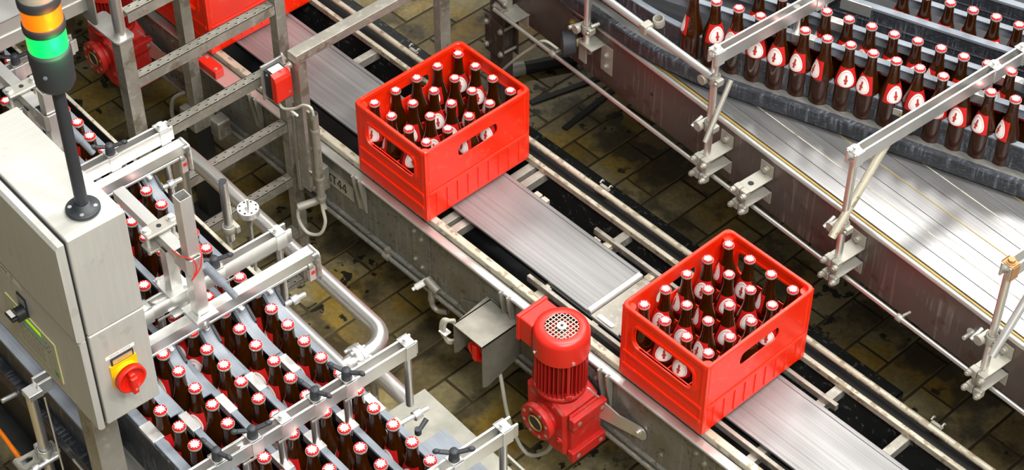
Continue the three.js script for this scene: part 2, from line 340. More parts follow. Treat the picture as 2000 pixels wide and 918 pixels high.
// ------------------------------------------------------------------ crate line (frame M)
const CH = 0.62;
{
  const t = thing('crate_conveyor', 'low grey crate conveyor with dirty side panels running diagonally through the middle', 'conveyor', 'M', [0.4, 0, 0.365]);
  const X0 = -2.6, X1 = 2.5;
  for (let k = 0; k < 3; k++) {                       // near side sheets, bolted end to end
    const a = [X0, -0.6, 0.905][k], b = [-0.602, 0.903, X1][k];
    part(t, 'side_panel', [span(a, b, 0.385, 0.6, 0.562, 0.57), span(a, b, 0.378, 0.388, 0.545, 0.582)], MAT.panel);
  }
  part(t, 'panel_lip', [span(X0, X1, 0.597, 0.607, 0.56, 0.584, 0.002), rod([X0, 0.602, 0.584], [X1, 0.602, 0.584], 0.005, 8)], MAT.steel);
  part(t, 'top_rim', span(X0, X1, 0.6, 0.626, 0.532, 0.557, 0.004), MAT.rim, { label: 'worn beige top rim' });
  part(t, 'near_inner_panel', span(X0, X1, 0.36, 0.6, 0.53, 0.536), MAT.darkMetal);
  part(t, 'floor_pan', span(X0, X1, 0.35, 0.356, 0.15, 0.56), MAT.black);
  part(t, 'far_panel', [span(X0, X1, 0.36, 0.61, 0.146, 0.153), span(X0, X1, 0.36, 0.37, 0.12, 0.15)], MAT.tray, { label: 'dark stained far side panel' });
  part(t, 'far_rim', span(X0, X1, 0.6, 0.622, 0.151, 0.166, 0.003), MAT.rim, { label: 'pale flat far rim' });
  part(t, 'far_channel', [span(X0, X1, 0.585, 0.6, 0.10, 0.151), span(X0, X1, 0.56, 0.6, 0.1, 0.104)], MAT.darkMetal);
  part(t, 'pipe_rail', rod([X0, 0.632, 0.117], [X1, 0.632, 0.117], 0.0095, 14), MAT.rim, { label: 'round pale rail outside the far rim' });
  for (const x of [-0.35, 0.5, 1.0, 1.72, 2.1]) part(t, 'rail_clip', [tube([[x - 0.012, 0.643, 0.104], [x - 0.012, 0.648, 0.094], [x - 0.012, 0.64, 0.088]], 0.003, 8, 6), span(x - 0.012, x + 0.025, 0.632, 0.639, 0.096, 0.106, 0.002), tube([[x + 0.022, 0.643, 0.104], [x + 0.022, 0.648, 0.094], [x + 0.022, 0.64, 0.088]], 0.003, 8, 6)], MAT.cast);
  for (const x of [-1.35, -0.462, 0.265, 0.308, 0.66, 1.455, 1.68]) {
    part(t, 'crossbar', span(x - 0.0135, x + 0.0135, 0.57, 0.6, 0.153, 0.532, 0.0015), MAT.dull);
  }
  for (const [x, z] of [[0.37, 0.262], [0.4, 0.262], [0.62, 0.27], [0.655, 0.27], [-0.6, 0.268]]) part(t, 'guide_block', span(x - 0.012, x + 0.012, 0.585, 0.605, z - 0.03, z - 0.005, 0.002), MAT.rim);
  for (const z of [0.3, 0.43]) part(t, 'chain_support', span(X0, X1, 0.56, 0.604, z - 0.012, z + 0.012), MAT.darkMetal);
  // first chain, transition plate, second chain
  const chain = (a, b) => {
    const ch = part(t, 'conveyor_chain', [span(a, b, 0.606, 0.619, 0.268, 0.462, 0.003), span(a, b, 0.612, 0.622, 0.258, 0.272, 0.003), span(a, b, 0.612, 0.622, 0.458, 0.472, 0.003)], MAT.chain, { label: 'bright steel chain band worn in long streaks' });
    for (const z of [0.318, 0.365, 0.412]) { const q = part(ch, 'plate_ridge', span(a, b, 0.6185, 0.6194, z - 0.004, z + 0.004), MAT.chain); }
    return ch;
  };
  chain(X0, 0.808); chain(0.93, X1);
  part(t, 'end_cap', span(0.803, 0.822, 0.604, 0.624, 0.262, 0.47, 0.004), MAT.bright);
  part(t, 'transfer_plate', [span(0.824, 0.935, 0.606, 0.614, 0.262, 0.478, 0.002)], MAT.dull);
  part(t, 'slotted_angle', prism(roundRect(0.84, 0.9, 0.452, 0.466, 0.006), 'y', 0.614, 0.618), MAT.bright);
  for (const x of [0.85, 0.9]) bolt(t, [x, 0.59, 0.488], [0, 0, 1], 0.9);
  // short guide strips either side
  part(t, 'wear_strip', span(0.6, 1.6, 0.6, 0.622, 0.49, 0.503, 0.002), MAT.dull);
  part(t, 'wear_strip', span(0.67, 0.98, 0.596, 0.616, 0.473, 0.479, 0.001), MAT.darkMetal);
  part(t, 'wear_strip', span(0.595, 1.5, 0.6, 0.622, 0.222, 0.235, 0.002), MAT.dull);
  for (const [x, z] of [[0.665, 0.485], [0.85, 0.485], [0.66, 0.247], [0.83, 0.247]]) part(t, 'strip_mount', span(x - 0.012, x + 0.012, 0.585, 0.61, z - 0.012, z + 0.012, 0.002), MAT.rim);
  // vertical hanger straps outside the near panel
  for (const x of [-0.53, -0.03, 0.613, 1.002]) {
    const pts = [[0.597, 0.573], [0.617, 0.59], [0.614, 0.6], [0.592, 0.597], [0.47, 0.578], [0.468, 0.572]];
    const s = part(t, 'strap', [prism(pts.map(([y, z]) => [z, y]), 'x', x - 0.024, x - 0.019), prism(pts.map(([y, z]) => [z, y]), 'x', x + 0.006, x + 0.011), span(x - 0.02, x + 0.008, 0.47, 0.6, 0.571, 0.575)], MAT.cast);
    bolt(t, [x - 0.006, 0.57, 0.575], [0, 0, 1], 0.8); 
  }
  // bolted joint plates
  const joint = (x) => { part(t, 'joint_plate', span(x - 0.05, x + 0.03, 0.405, 0.575, 0.57, 0.574, 0.0015), MAT.panel); for (const [dx, y] of [[-0.035, 0.555], [-0.005, 0.54], [-0.035, 0.44], [-0.005, 0.425]]) bolt(t, [x + dx, y, 0.574], [0, 0, 1], 1, MAT.dull); };
  joint(0.235); joint(1.36); joint(1.78); joint(-0.95);
  for (const x of [-0.42, 0.44, 1.2]) part(t, 'stud', disc([x, 0.43, 0.57], [0, 0, 1], 0.008, 0.006), MAT.panel);
  part(t, 'triangle_bracket', prism([[0.4, 0.42], [0.46, 0.45], [0.475, 0.41], [0.45, 0.37], [0.415, 0.365]], 'z', 0.57, 0.578, 0.001), MAT.panel);
  // drive opening behind the red gear motor
  part(t, 'bearing_plate', [prism(roundRect(0.86, 0.98, 0.4, 0.56, 0.03), 'z', 0.57, 0.576)], MAT.dull);
  part(t, 'bearing_ring', [disc([0.92, 0.48, 0.576], [0, 0, 1], 0.05, 0.006, 28)], MAT.darkMetal);
  part(t, 'drive_shaft', rod([0.912, 0.46, 0.3], [0.912, 0.46, 0.68], 0.02, 20), MAT.dull);
  for (const x of [0.885, 0.955]) bolt(t, [x, 0.545, 0.576], [0, 0, 1], 0.9);
  // lower edge pipe and its fittings
  part(t, 'edge_pipe', rod([X0, 0.37, 0.588], [X1, 0.37, 0.588], 0.0075, 10), MAT.panel);
  for (const x of [0.08, 1.29, 1.68]) part(t, 'pipe_collar', [disc([x - 0.012, 0.37, 0.588], [1, 0, 0], 0.011, 0.024, 14), span(x - 0.006, x + 0.006, 0.37, 0.4, 0.575, 0.592)], MAT.dull);
  const v = part(t, 'drain_valve', [rod([0.26, 0.405, 0.585], [0.31, 0.39, 0.585], 0.014, 12), rod([0.285, 0.395, 0.585], [0.285, 0.34, 0.59], 0.012, 12), tube([[0.285, 0.345, 0.59], [0.288, 0.318, 0.59], [0.305, 0.305, 0.585], [0.34, 0.318, 0.575]], 0.009, 14, 8)], MAT.dull);
  part(v, 'valve_tip', [rod([0.262, 0.4, 0.585], [0.245, 0.38, 0.615], 0.011, 6), rod([0.245, 0.38, 0.615], [0.24, 0.374, 0.624], 0.006, 8)], MAT.white);
  for (const [x, z] of [[-1.5, 0.3], [-1.5, 0.45], [2.3, 0.3], [2.3, 0.45], [-0.15, 0.25]]) part(t, 'leg', span(x - 0.03, x + 0.03, 0, 0.352, z - 0.03, z + 0.03), MAT.dull);
  // number plate KT44
  const c = document.createElement('canvas'); c.width = 512; c.height = 180; const g2 = c.getContext('2d');
  g2.fillStyle = '#aeab9c'; g2.fillRect(0, 0, 512, 180); g2.fillStyle = '#3e3c36'; g2.font = 'bold 150px sans-serif'; g2.textAlign = 'center'; g2.textBaseline = 'middle'; g2.save(); g2.scale(0.92, 1); g2.fillText('KT44', 278, 94); g2.restore();
  g2.beginPath(); g2.arc(492, 120, 6, 0, 7); g2.fill();
  const pt = new THREE.CanvasTexture(c); pt.colorSpace = THREE.SRGBColorSpace;
  const p = solo('number_plate', 'pale rectangular plate reading KT44 riveted to the conveyor side panel', 'sign', 'M', [-0.162, 0.5, 0.574], [span(-0.245, -0.079, 0.468, 0.532, 0.57, 0.5735, 0.001)], MAT.hood);
  part(p, 'lettering', new THREE.PlaneGeometry(0.162, 0.06).translate(-0.162, 0.5, 0.5741), STD({ map: pt, metalness: 0.2, roughness: 0.5 }), { uv: true });
  // black drip tray lying beyond the line, and the thin rods at its end
  const d = thing('drip_tray', 'long black stained tray lying on the floor beyond the crate conveyor', 'tray', 'M', [0.4, 0, -0.2]);
  part(d, 'trough', [span(-1.8, 1.36, 0.1, 0.105, -0.33, -0.13), span(-1.8, 1.36, 0.06, 0.105, -0.332, -0.327), span(-1.8, 1.36, 0.06, 0.105, -0.132, -0.127), span(1.355, 1.36, 0.06, 0.105, -0.33, -0.13)], MAT.tray);
  for (const x of [-1.2, -0.2, 0.6, 1.2]) for (const z of [-0.3, -0.16]) part(d, 'foot', rod([x, 0, z], [x, 0.1, z], 0.012, 8), MAT.darkMetal);
  const w = thing('wire_ladder', 'thin dark wire cable ladder running on from the end of the black tray', 'cable ladder', 'M', [1.6, 0, -0.22]);
  for (const z of [-0.31, -0.225]) part(w, 'side_wire', tube([[1.36, 0.085, z], [1.37, 0.06, z], [1.45, 0.055, z], [2.4, 0.055, z]], 0.0028, 20, 6), MAT.black);
  for (let x = 1.5; x < 2.4; x += 0.14) part(w, 'rung_wire', rod([x, 0.055, -0.31], [x, 0.055, -0.225], 0.0025, 6), MAT.black);
  for (const x of [1.5, 2.2]) part(w, 'support', rod([x, 0, -0.27], [x, 0.055, -0.27], 0.004, 6), MAT.black);
}
// ------------------------------------------------------------------ switch box in its open hood, with cable
{
  const t = thing('switch_hood', 'open bent steel hood over a rotary switch on the conveyor side panel', 'switch box', 'M', [0.578, 0.36, 0.575]);
  part(t, 'roof', prism([[0.512, 0.574], [0.65, 0.574], [0.65, 0.716], [0.528, 0.716]], 'y', 0.516, 0.52), MAT.hood);
  part(t, 'side_plate', [prism([[0.574, 0.38], [0.574, 0.52], [0.716, 0.52], [0.716, 0.352], [0.7, 0.345]], 'x', 0.646, 0.65)], MAT.hood);
  part(t, 'side_plate', [prism([[0.574, 0.42], [0.574, 0.52], [0.714, 0.52], [0.714, 0.4], [0.7, 0.395]], 'x', 0.526, 0.53)], MAT.hood);
  part(t, 'back_plate', span(0.526, 0.65, 0.38, 0.52, 0.57, 0.576), MAT.hood);
  part(t, 'shelf', span(0.53, 0.646, 0.395, 0.4, 0.576, 0.65), MAT.hood);
  const s = part(t, 'switch_body', span(0.56, 0.637, 0.41, 0.5, 0.576, 0.675, 0.003), MAT.yellow);
  part(s, 'dial', [rod([0.602, 0.452, 0.675], [0.602, 0.452, 0.685], 0.034, 24)], MAT.yellow);
  part(s, 'handle', [lathe([[0.02, 0], [0.034, 0], [0.034, 0.014], [0.029, 0.016], [0.027, 0.006], [0.02, 0.004]], 26).rotateX(Math.PI / 2).translate(0.602, 0.452, 0.685), bx(0.018, 0.06, 0.022, 0.602, 0.452, 0.697, 0.004)], MAT.redHandle);
  const c = thing('grey_cable', 'beige cable looped in tied coils beside the switch hood and hanging to the floor', 'cable', 'M', [0.5, 0.36, 0.66]);
  for (let k = 0; k < 3; k++) part(c, 'coil', tube([[0.505, 0.5 - 0.006 * k, 0.69], [0.486 - 0.006 * k, 0.49, 0.705], [0.482 - 0.006 * k, 0.44, 0.712], [0.49, 0.4 + 0.005 * k, 0.7], [0.505, 0.405, 0.66]], 0.0055, 24, 8), MAT.cable);
  part(c, 'cable_tie', [span(0.468, 0.497, 0.446, 0.451, 0.698, 0.722, 0.001)], MAT.white);
  solo('grey_cable', 'beige cable hanging from the switch hood down to the red gear motor', 'cable', 'M', [0.7, 0.2, 0.65], tube([[0.6, 0.39, 0.63], [0.64, 0.36, 0.645], [0.7, 0.2, 0.66], [0.77, 0.12, 0.66], [0.85, 0.2, 0.65], [0.87, 0.33, 0.64]], 0.006, 40, 8), MAT.cable);
}
// ------------------------------------------------------------------ gear motors
function gearMotor(label) {
  const ax = 0.907, az = 0.666;
  const t = thing('gear_motor', label, 'motor', 'M', [ax, 0.33, az]);
  const at = (g) => g.translate(ax, 0, az);
  const cowl = part(t, 'fan_cowl', at(lathe([[0.0455, 0.781], [0.05, 0.784], [0.064, 0.782], [0.072, 0.776], [0.0765, 0.764], [0.0775, 0.7], [0.0755, 0.7], [0.0745, 0.764], [0.062, 0.777], [0.0455, 0.777], [0.0455, 0.781]], 40)), MAT.paintClean, { label: 'bright red fan cowl' });
  const grid = []; for (let i = -4; i <= 4; i++) { const h = Math.sqrt(Math.max(0, 0.047 ** 2 - (i * 0.0107) ** 2)); if (h < 0.008) continue; for (const f of [0, 1]) { const r = bx(f ? 2 * h : 0.0019, 0.0022, f ? 0.0019 : 2 * h, f ? 0 : i * 0.0107, 0.7795, f ? i * 0.0107 : 0); grid.push(at(r)); } }
  grid.push(at(new THREE.CylinderGeometry(0.0135, 0.0135, 0.004, 20).translate(0, 0.781, 0)));
  part(cowl, 'grille', grid, MAT.wire, { label: 'pale wire grille' });
  part(cowl, 'hub_hole', at(new THREE.CylinderGeometry(0.004, 0.004, 0.002, 12).translate(0, 0.7835, 0)), MAT.black);
  const fan = []; for (let k = 0; k < 7; k++) fan.push(at(bx(0.045, 0.02, 0.003, 0.03, 0.755, 0).rotateY(k * 0.897)));
  part(cowl, 'fan', [...fan, at(new THREE.CylinderGeometry(0.015, 0.015, 0.05, 14).translate(0, 0.745, 0))], MAT.darkMetal);
  for (let k = 0; k < 4; k++) { const a = rad(20 + 90 * k); part(cowl, 'screw', disc([ax + 0.0765 * Math.cos(a), 0.712, az + 0.0765 * Math.sin(a)], [Math.cos(a), 0, Math.sin(a)], 0.005, 0.004, 8), MAT.bright); }
  const body = part(t, 'motor_body', at(lathe([[0, 0.56], [0.052, 0.56], [0.052, 0.765], [0, 0.765]], 28)), MAT.finRed);
  for (let k = 0; k < 36; k++) {                      // cooling fins
    const a = k / 36 * 6.28318, f = bx(0.024, 0.14, 0.0028, 0.061, 0.64, 0).rotateY(a); part(body, 'fin', at(f), MAT.finRed);
  }
  for (const a of [50, 140, 230, 320]) part(body, 'tie_bolt', [at(new THREE.CylinderGeometry(0.004, 0.004, 0.15, 8).translate(0.071, 0.64, 0).rotateY(rad(a + 13))), at(bx(0.018, 0.014, 0.018, 0.067, 0.573, 0, 0.002).rotateY(rad(a + 13)))], MAT.paint);
  part(t, 'junction_box', [bx(0.05, 0.085, 0.1, ax - 0.088, 0.722, az + 0.0, 0.004), bx(0.012, 0.093, 0.108, ax - 0.114, 0.722, az, 0.003), bx(0.03, 0.05, 0.06, ax - 0.06, 0.722, az)], MAT.paintClean);
  part(t, 'cable_gland', [rod([ax - 0.085, 0.682, az - 0.03], [ax - 0.085, 0.655, az - 0.03], 0.009, 10), tube([[ax - 0.085, 0.66, az - 0.03], [ax - 0.087, 0.6, az - 0.03], [ax - 0.07, 0.54, az - 0.03]], 0.006, 12, 8)], MAT.cable);
  // gearbox
  part(t, 'neck', at(lathe([[0, 0.568], [0.068, 0.568], [0.072, 0.562], [0.072, 0.554], [0.06, 0.544], [0.06, 0.53], [0, 0.53]], 30)), MAT.paint);
  const hs = [[ax - 0.07, 0.4], [ax - 0.075, 0.54], [ax - 0.05, 0.555], [ax + 0.03, 0.55], [ax + 0.075, 0.52], [ax + 0.082, 0.36], [ax + 0.03, 0.35], [ax - 0.03, 0.375]];
  const house = part(t, 'gear_housing', [prism(hs, 'z', az - 0.075, az + 0.058, 0.008)], MAT.paint);
  part(house, 'rib', [prism([[ax - 0.084, 0.53], [ax - 0.08, 0.575], [ax - 0.05, 0.55]], 'z', az - 0.01, az + 0.03, 0.002)], MAT.paint);
  const foot = part(t, 'mounting_face', [span(ax + 0.078, ax + 0.094, 0.345, 0.52, az - 0.068, az + 0.045, 0.003)], MAT.paint);
  for (const y of [0.365, 0.5]) part(foot, 'flange_rail', span(ax + 0.084, ax + 0.108, y - 0.02, y + 0.02, az - 0.075, az + 0.052, 0.004), MAT.paint);
  for (const [y, z] of [[0.365, az + 0.03], [0.365, az - 0.055], [0.5, az + 0.03], [0.5, az - 0.055]]) part(foot, 'bolt_hole', disc([ax + 0.108, y, z], [1, 0, 0], 0.007, 0.001, 12), MAT.cast);
  // hollow shaft flange facing out from the line
  const fx = ax, fy = 0.46;
  const fl = part(t, 'shaft_flange', [lathe([[0.022, 0], [0.056, 0], [0.058, 0.004], [0.058, 0.018], [0.055, 0.022], [0.036, 0.022], [0.034, 0.018], [0.022, 0.018], [0.022, 0]], 36).rotateX(Math.PI / 2).translate(fx, fy, az + 0.072), rod([fx, fy, az + 0.04], [fx, fy, az + 0.074], 0.045, 28)], MAT.paint);
  part(fl, 'shaft_end', [rod([fx, fy, az + 0.05], [fx, fy, az + 0.093], 0.022, 24)], MAT.rubber);
  part(fl, 'seal_ring', lathe([[0.0225, 0.018], [0.0265, 0.018], [0.0265, 0.0235], [0.0225, 0.0235], [0.0225, 0.018]], 28).rotateX(Math.PI / 2).translate(fx, fy, az + 0.0725), MAT.gold);
  for (let k = 0; k < 8; k++) { const a = rad(22 + 45 * k); part(fl, 'bolt_hole', disc([fx + 0.046 * Math.cos(a), fy + 0.046 * Math.sin(a), az + 0.0938], [0, 0, 1], 0.0055, 0.0012, 12), MAT.cast); }
  for (const [x, y] of [[ax + 0.035, 0.53], [ax + 0.06, 0.41]]) part(house, 'plug', [disc([x, y, az + 0.058], [0, 0, 1], 0.011, 0.004, 18), disc([x, y, az + 0.062], [0, 0, 1], 0.006, 0.003, 6)], MAT.paint);
  // torque strap back to the panel
  const tq = part(t, 'torque_strap', [...ribbon([[ax + 0.02, az - 0.05, 0.43, 0.54], [ax + 0.06, az - 0.056, 0.44, 0.535], [ax + 0.151, az - 0.078, 0.438, 0.487], [ax + 0.215, az - 0.093, 0.437, 0.484]], 0.004), disc([ax + 0.217, 0.46, az - 0.0935], [0, 0, 1], 0.0235, 0.004, 24)], MAT.steel);
  part(tq, 'bolt', bolts([ax + 0.212, 0.46, az - 0.0895], [0, 0, 1], 1.2), MAT.steel);
  return t;
}
{
  const m = gearMotor('red gear motor with a grilled fan cowl standing beside the steel switch hood');
  copyOf(m, 'second red gear motor, half hidden behind the ladder at the upper left', 'M', [0.907 - 2.095, 0.33, 0.666]);
}
// ------------------------------------------------------------------ bottles (one built with its parts, then cloned)
function canvasTex(w, h, draw) { const c = document.createElement('canvas'); c.width = w; c.height = h; draw(c.getContext('2d'), w, h); const t = new THREE.CanvasTexture(c); t.colorSpace = THREE.SRGBColorSpace; return t; }
const capPrint = canvasTex(128, 128, (g) => {
  g.fillStyle = '#e01414'; g.fillRect(0, 0, 128, 128); g.fillStyle = '#fbf6f2'; g.beginPath();
  for (let i = 0; i < 22; i++) { const a = i / 22 * 6.2832, r = i % 2 ? 37 : [64, 55, 61, 50, 66, 56, 62, 51, 64, 54, 60][i / 2]; g[i ? 'lineTo' : 'moveTo'](64 + r * Math.cos(a), 64 + r * Math.sin(a)); } g.closePath(); g.fill();
});
const shoulderPrint = canvasTex(256, 160, (g) => {
  g.fillStyle = '#c01412'; g.fillRect(0, 0, 256, 160); g.fillStyle = '#ece6e2'; g.beginPath(); g.ellipse(128, 82, 92, 72, 0, 0, 7); g.fill();
  g.strokeStyle = '#c88a80'; g.lineWidth = 4; g.beginPath(); g.ellipse(128, 82, 76, 58, 0, 0, 7); g.stroke();
  g.fillStyle = '#b83226'; g.fillRect(116, 44, 24, 70); g.fillRect(106, 72, 44, 14);
});
MAT.capPrint = STD({ map: capPrint, roughness: 0.35 });
MAT.capRed = STD({ color: 0xd42018, roughness: 0.35, metalness: 0.2 });
MAT.shoulder = STD({ map: shoulderPrint, roughness: 0.5 });
let bottle0 = null;
function bottle(label, f, pos, turn, group) {
  if (bottle0) { const c = copyOf(bottle0, label, f, pos, turn); if (group) c.userData.group = group; return c; }
  const t = new THREE.Group(); t.name = numbered('beer_bottle'); scene.add(t);
  const add = (n, g, m, p = t) => { const q = new THREE.Mesh(g, m); q.name = n; q.castShadow = q.receiveShadow = true; p.add(q); return q; };
  const prof = [[0, 0.002], [0.026, 0], [0.0305, 0.004], [0.0315, 0.012], [0.0315, 0.125], [0.031, 0.138], [0.0285, 0.152], [0.0235, 0.17], [0.0185, 0.188], [0.0155, 0.205], [0.0138, 0.222], [0.0132, 0.24], [0.0142, 0.244], [0.0142, 0.25], [0, 0.252]];
  add('glass', lathe(prof, 26), MAT.glassBrown);
  add('beer', lathe([[0, 0.004], [0.0288, 0.006], [0.0298, 0.014], [0.0298, 0.125], [0.0293, 0.137], [0.0268, 0.151], [0.0216, 0.17], [0.0186, 0.18], [0, 0.18]], 22), MAT.beer);
  const sl = [[0.0316, 0.132], [0.0311, 0.14], [0.0289, 0.1525], [0.0239, 0.1705], [0.0189, 0.1885]].map((p) => new THREE.Vector2(p[0] + 0.0004, p[1]));
  add('shoulder_label', new THREE.LatheGeometry(sl, 12, -1.15, 2.3), MAT.shoulder);
  const teeth = 21, sh = new THREE.Shape(); for (let i = 0; i < teeth * 2; i++) { const a = i / (teeth * 2) * 6.2832, r = i % 2 ? 0.0156 : 0.0146; sh[i ? 'lineTo' : 'moveTo'](r * Math.cos(a), r * Math.sin(a)); }
  const sk = new THREE.ExtrudeGeometry(sh, { depth: 0.005, bevelEnabled: false }).rotateX(-Math.PI / 2).translate(0, 0.2495, 0);
  const cp = add('crown_cap', sk.index ? sk.toNonIndexed() : sk, MAT.capSide);
  add('cap_dome', new THREE.CylinderGeometry(0.0136, 0.0149, 0.004, 30).translate(0, 0.2562, 0), MAT.capRed, cp);
  add('cap_print', new THREE.CircleGeometry(0.0136, 24).rotateX(-Math.PI / 2).translate(0, 0.25835, 0), MAT.capPrint, cp);
  t.position.copy(toWorld(f, pos)); t.rotation.y = rad(TURN[f]) + turn; tag(t, label, 'bottle', group);
  bottle0 = t; return t;
}
const ORD = ['first', 'second', 'third', 'fourth', 'fifth', 'sixth', 'seventh', 'eighth', 'ninth', 'tenth', 'eleventh', 'twelfth', 'thirteenth', 'fourteenth', 'fifteenth', 'sixteenth', 'seventeenth', 'eighteenth', 'nineteenth', 'twentieth', 'twenty-first', 'twenty-second', 'twenty-third', 'twenty-fourth', 'twenty-fifth', 'twenty-sixth', 'twenty-seventh', 'twenty-eighth', 'twenty-ninth', 'thirtieth', 'thirty-first', 'thirty-second', 'thirty-third', 'thirty-fourth', 'thirty-fifth', 'thirty-sixth'];
const pixel = (f, p) => { camera.updateMatrixWorld(); camera.updateProjectionMatrix(); const q = toWorld(f, p).project(camera); return [1000 + 1000 * q.x, 459 - 459 * q.y]; };
camera.aspect = 2000 / 918;
const inView = (f, p, m = 30) => { const [x, y] = pixel(f, p); return x > -m && x < 2000 + m && y > -m && y < 918 + m; };

// ------------------------------------------------------------------ red crates with bottles in them
function makeCrate(label, x0) {
  const y0 = CH + 0.003, H = 0.272, X = 0.15, Z = 0.2, xc = x0 + X, zc = 0.372, W = 0.004;
  const t = thing('beer_crate', label, 'crate', 'M', [xc, y0, zc]);
  const yy = (y) => y0 + y;
  const side = (s) => {                                  // long faces along the line, with hand hole
    const z = zc + s * (Z - W);
    const out = [[xc - X, yy(0.012)], [xc + X, yy(0.012)], [xc + X, yy(H)], [xc - X, yy(H)]];
    const hole = roundRect(xc - 0.105, xc + 0.105, yy(0.15), yy(0.225), 0.02).reverse();
    const w = part(t, 'side_wall', prism(out, 'z', Math.min(z, z + s * W), Math.max(z, z + s * W), 0, [hole]), MAT.crate);
    part(w, 'hand_hole_lip', prism(roundRect(xc - 0.113, xc + 0.113, yy(0.142), yy(0.233), 0.026), 'z', z - 0.004, z + 0.006 + (s > 0 ? 0.002 : -0.004), 0, [hole]), MAT.crate);
    for (const yb of [0.1, 0.05]) part(w, 'side_rib', span(xc - X + 0.01, xc + X - 0.01, yy(yb), yy(yb + 0.012), z - 0.001, z + s * (W + 0.004), 0.002), MAT.crate);
    return w;
  };
  side(1); side(-1);
  const end = (s) => {
    const x = xc + s * (X - W);
    const out = [[zc - Z + 0.004, yy(0.012)], [zc + Z - 0.004, yy(0.012)], [zc + Z - 0.004, yy(H)], [zc - Z + 0.004, yy(H)]];
    const hole = roundRect(zc - 0.075, zc + 0.075, yy(0.18), yy(0.225), 0.018).reverse();
    const w = part(t, 'end_wall', prism(out, 'x', Math.min(x, x + s * W), Math.max(x, x + s * W), 0, [hole]), MAT.crate);
    part(w, 'end_rib', span(x - 0.001, x + s * (W + 0.004), yy(0.1), yy(0.112), zc - Z + 0.01, zc + Z - 0.01, 0.002), MAT.crate);
    for (let k = -4; k <= 4; k++) part(w, 'end_rib', span(x - 0.001, x + s * (W + 0.003), yy(0.02), yy(0.1), zc + k * 0.04 - 0.003, zc + k * 0.04 + 0.003, 0.001), MAT.crate);
  };
  end(1); end(-1);
  part(t, 'top_rim', prism(roundRect(xc - X - 0.004, xc + X + 0.004, zc - Z - 0.004, zc + Z + 0.004, 0.02), 'y', yy(H - 0.014), yy(H + 0.003), 0.002, [roundRect(xc - X + 0.007, xc + X - 0.007, zc - Z + 0.007, zc + Z - 0.007, 0.014).reverse()]), MAT.crate);
  part(t, 'base', span(xc - X + 0.004, xc + X - 0.004, yy(0), yy(0.014), zc - Z + 0.004, zc + Z - 0.004, 0.004), MAT.crate);
  for (const sx of [-1, 1]) for (const sz of [-1, 1]) part(t, 'corner_post', rod([xc + sx * (X - 0.014), yy(0.01), zc + sz * (Z - 0.014)], [xc + sx * (X - 0.014), yy(H - 0.01), zc + sz * (Z - 0.014)], 0.0155, 14), MAT.crate);
  for (let i = 1; i < 5; i++) part(t, 'divider', span(xc - X + 0.004, xc + X - 0.004, yy(0.014), yy(0.13), zc - Z + i * 0.08 - 0.0015, zc - Z + i * 0.08 + 0.0015), MAT.crate);
  for (let i = 1; i < 4; i++) part(t, 'divider', span(xc - X + i * 0.075 - 0.0015, xc - X + i * 0.075 + 0.0015, yy(0.014), yy(0.13), zc - Z + 0.004, zc + Z - 0.004), MAT.crate);
  return t;
}
{
  const crates = [['the middle red crate', -0.042, 'red plastic beer crate in the middle of the line, full of capped bottles'], ['the right-hand red crate', 1.032, 'red plastic beer crate at the lower right, just past the steel transfer plate'], ['the red crate behind the ladder', -1.065, 'red plastic beer crate at the top edge, seen past the ladder rungs']];
  let proto = null;
  for (const [who, x0, label] of crates) {
    if (!proto) proto = makeCrate(label, x0); else copyOf(proto, label, 'M', [x0 + 0.15, CH + 0.003, 0.372]);
    for (let i = 0; i < 4; i++) for (let j = 0; j < 5; j++) {
      const p = [x0 + 0.0375 + 0.075 * i, CH + 0.0172, 0.372 - 0.16 + 0.08 * j];
      if (!inView('M', [p[0], 0.88, p[2]], 10)) continue;
      bottle(`bottle in ${who}, row ${ORD[4 - j]} from left, ${ORD[3 - i]} from front`, 'M', p, rr(-1.2, 1.2), 'bottles in ' + who);
    }
  }
}
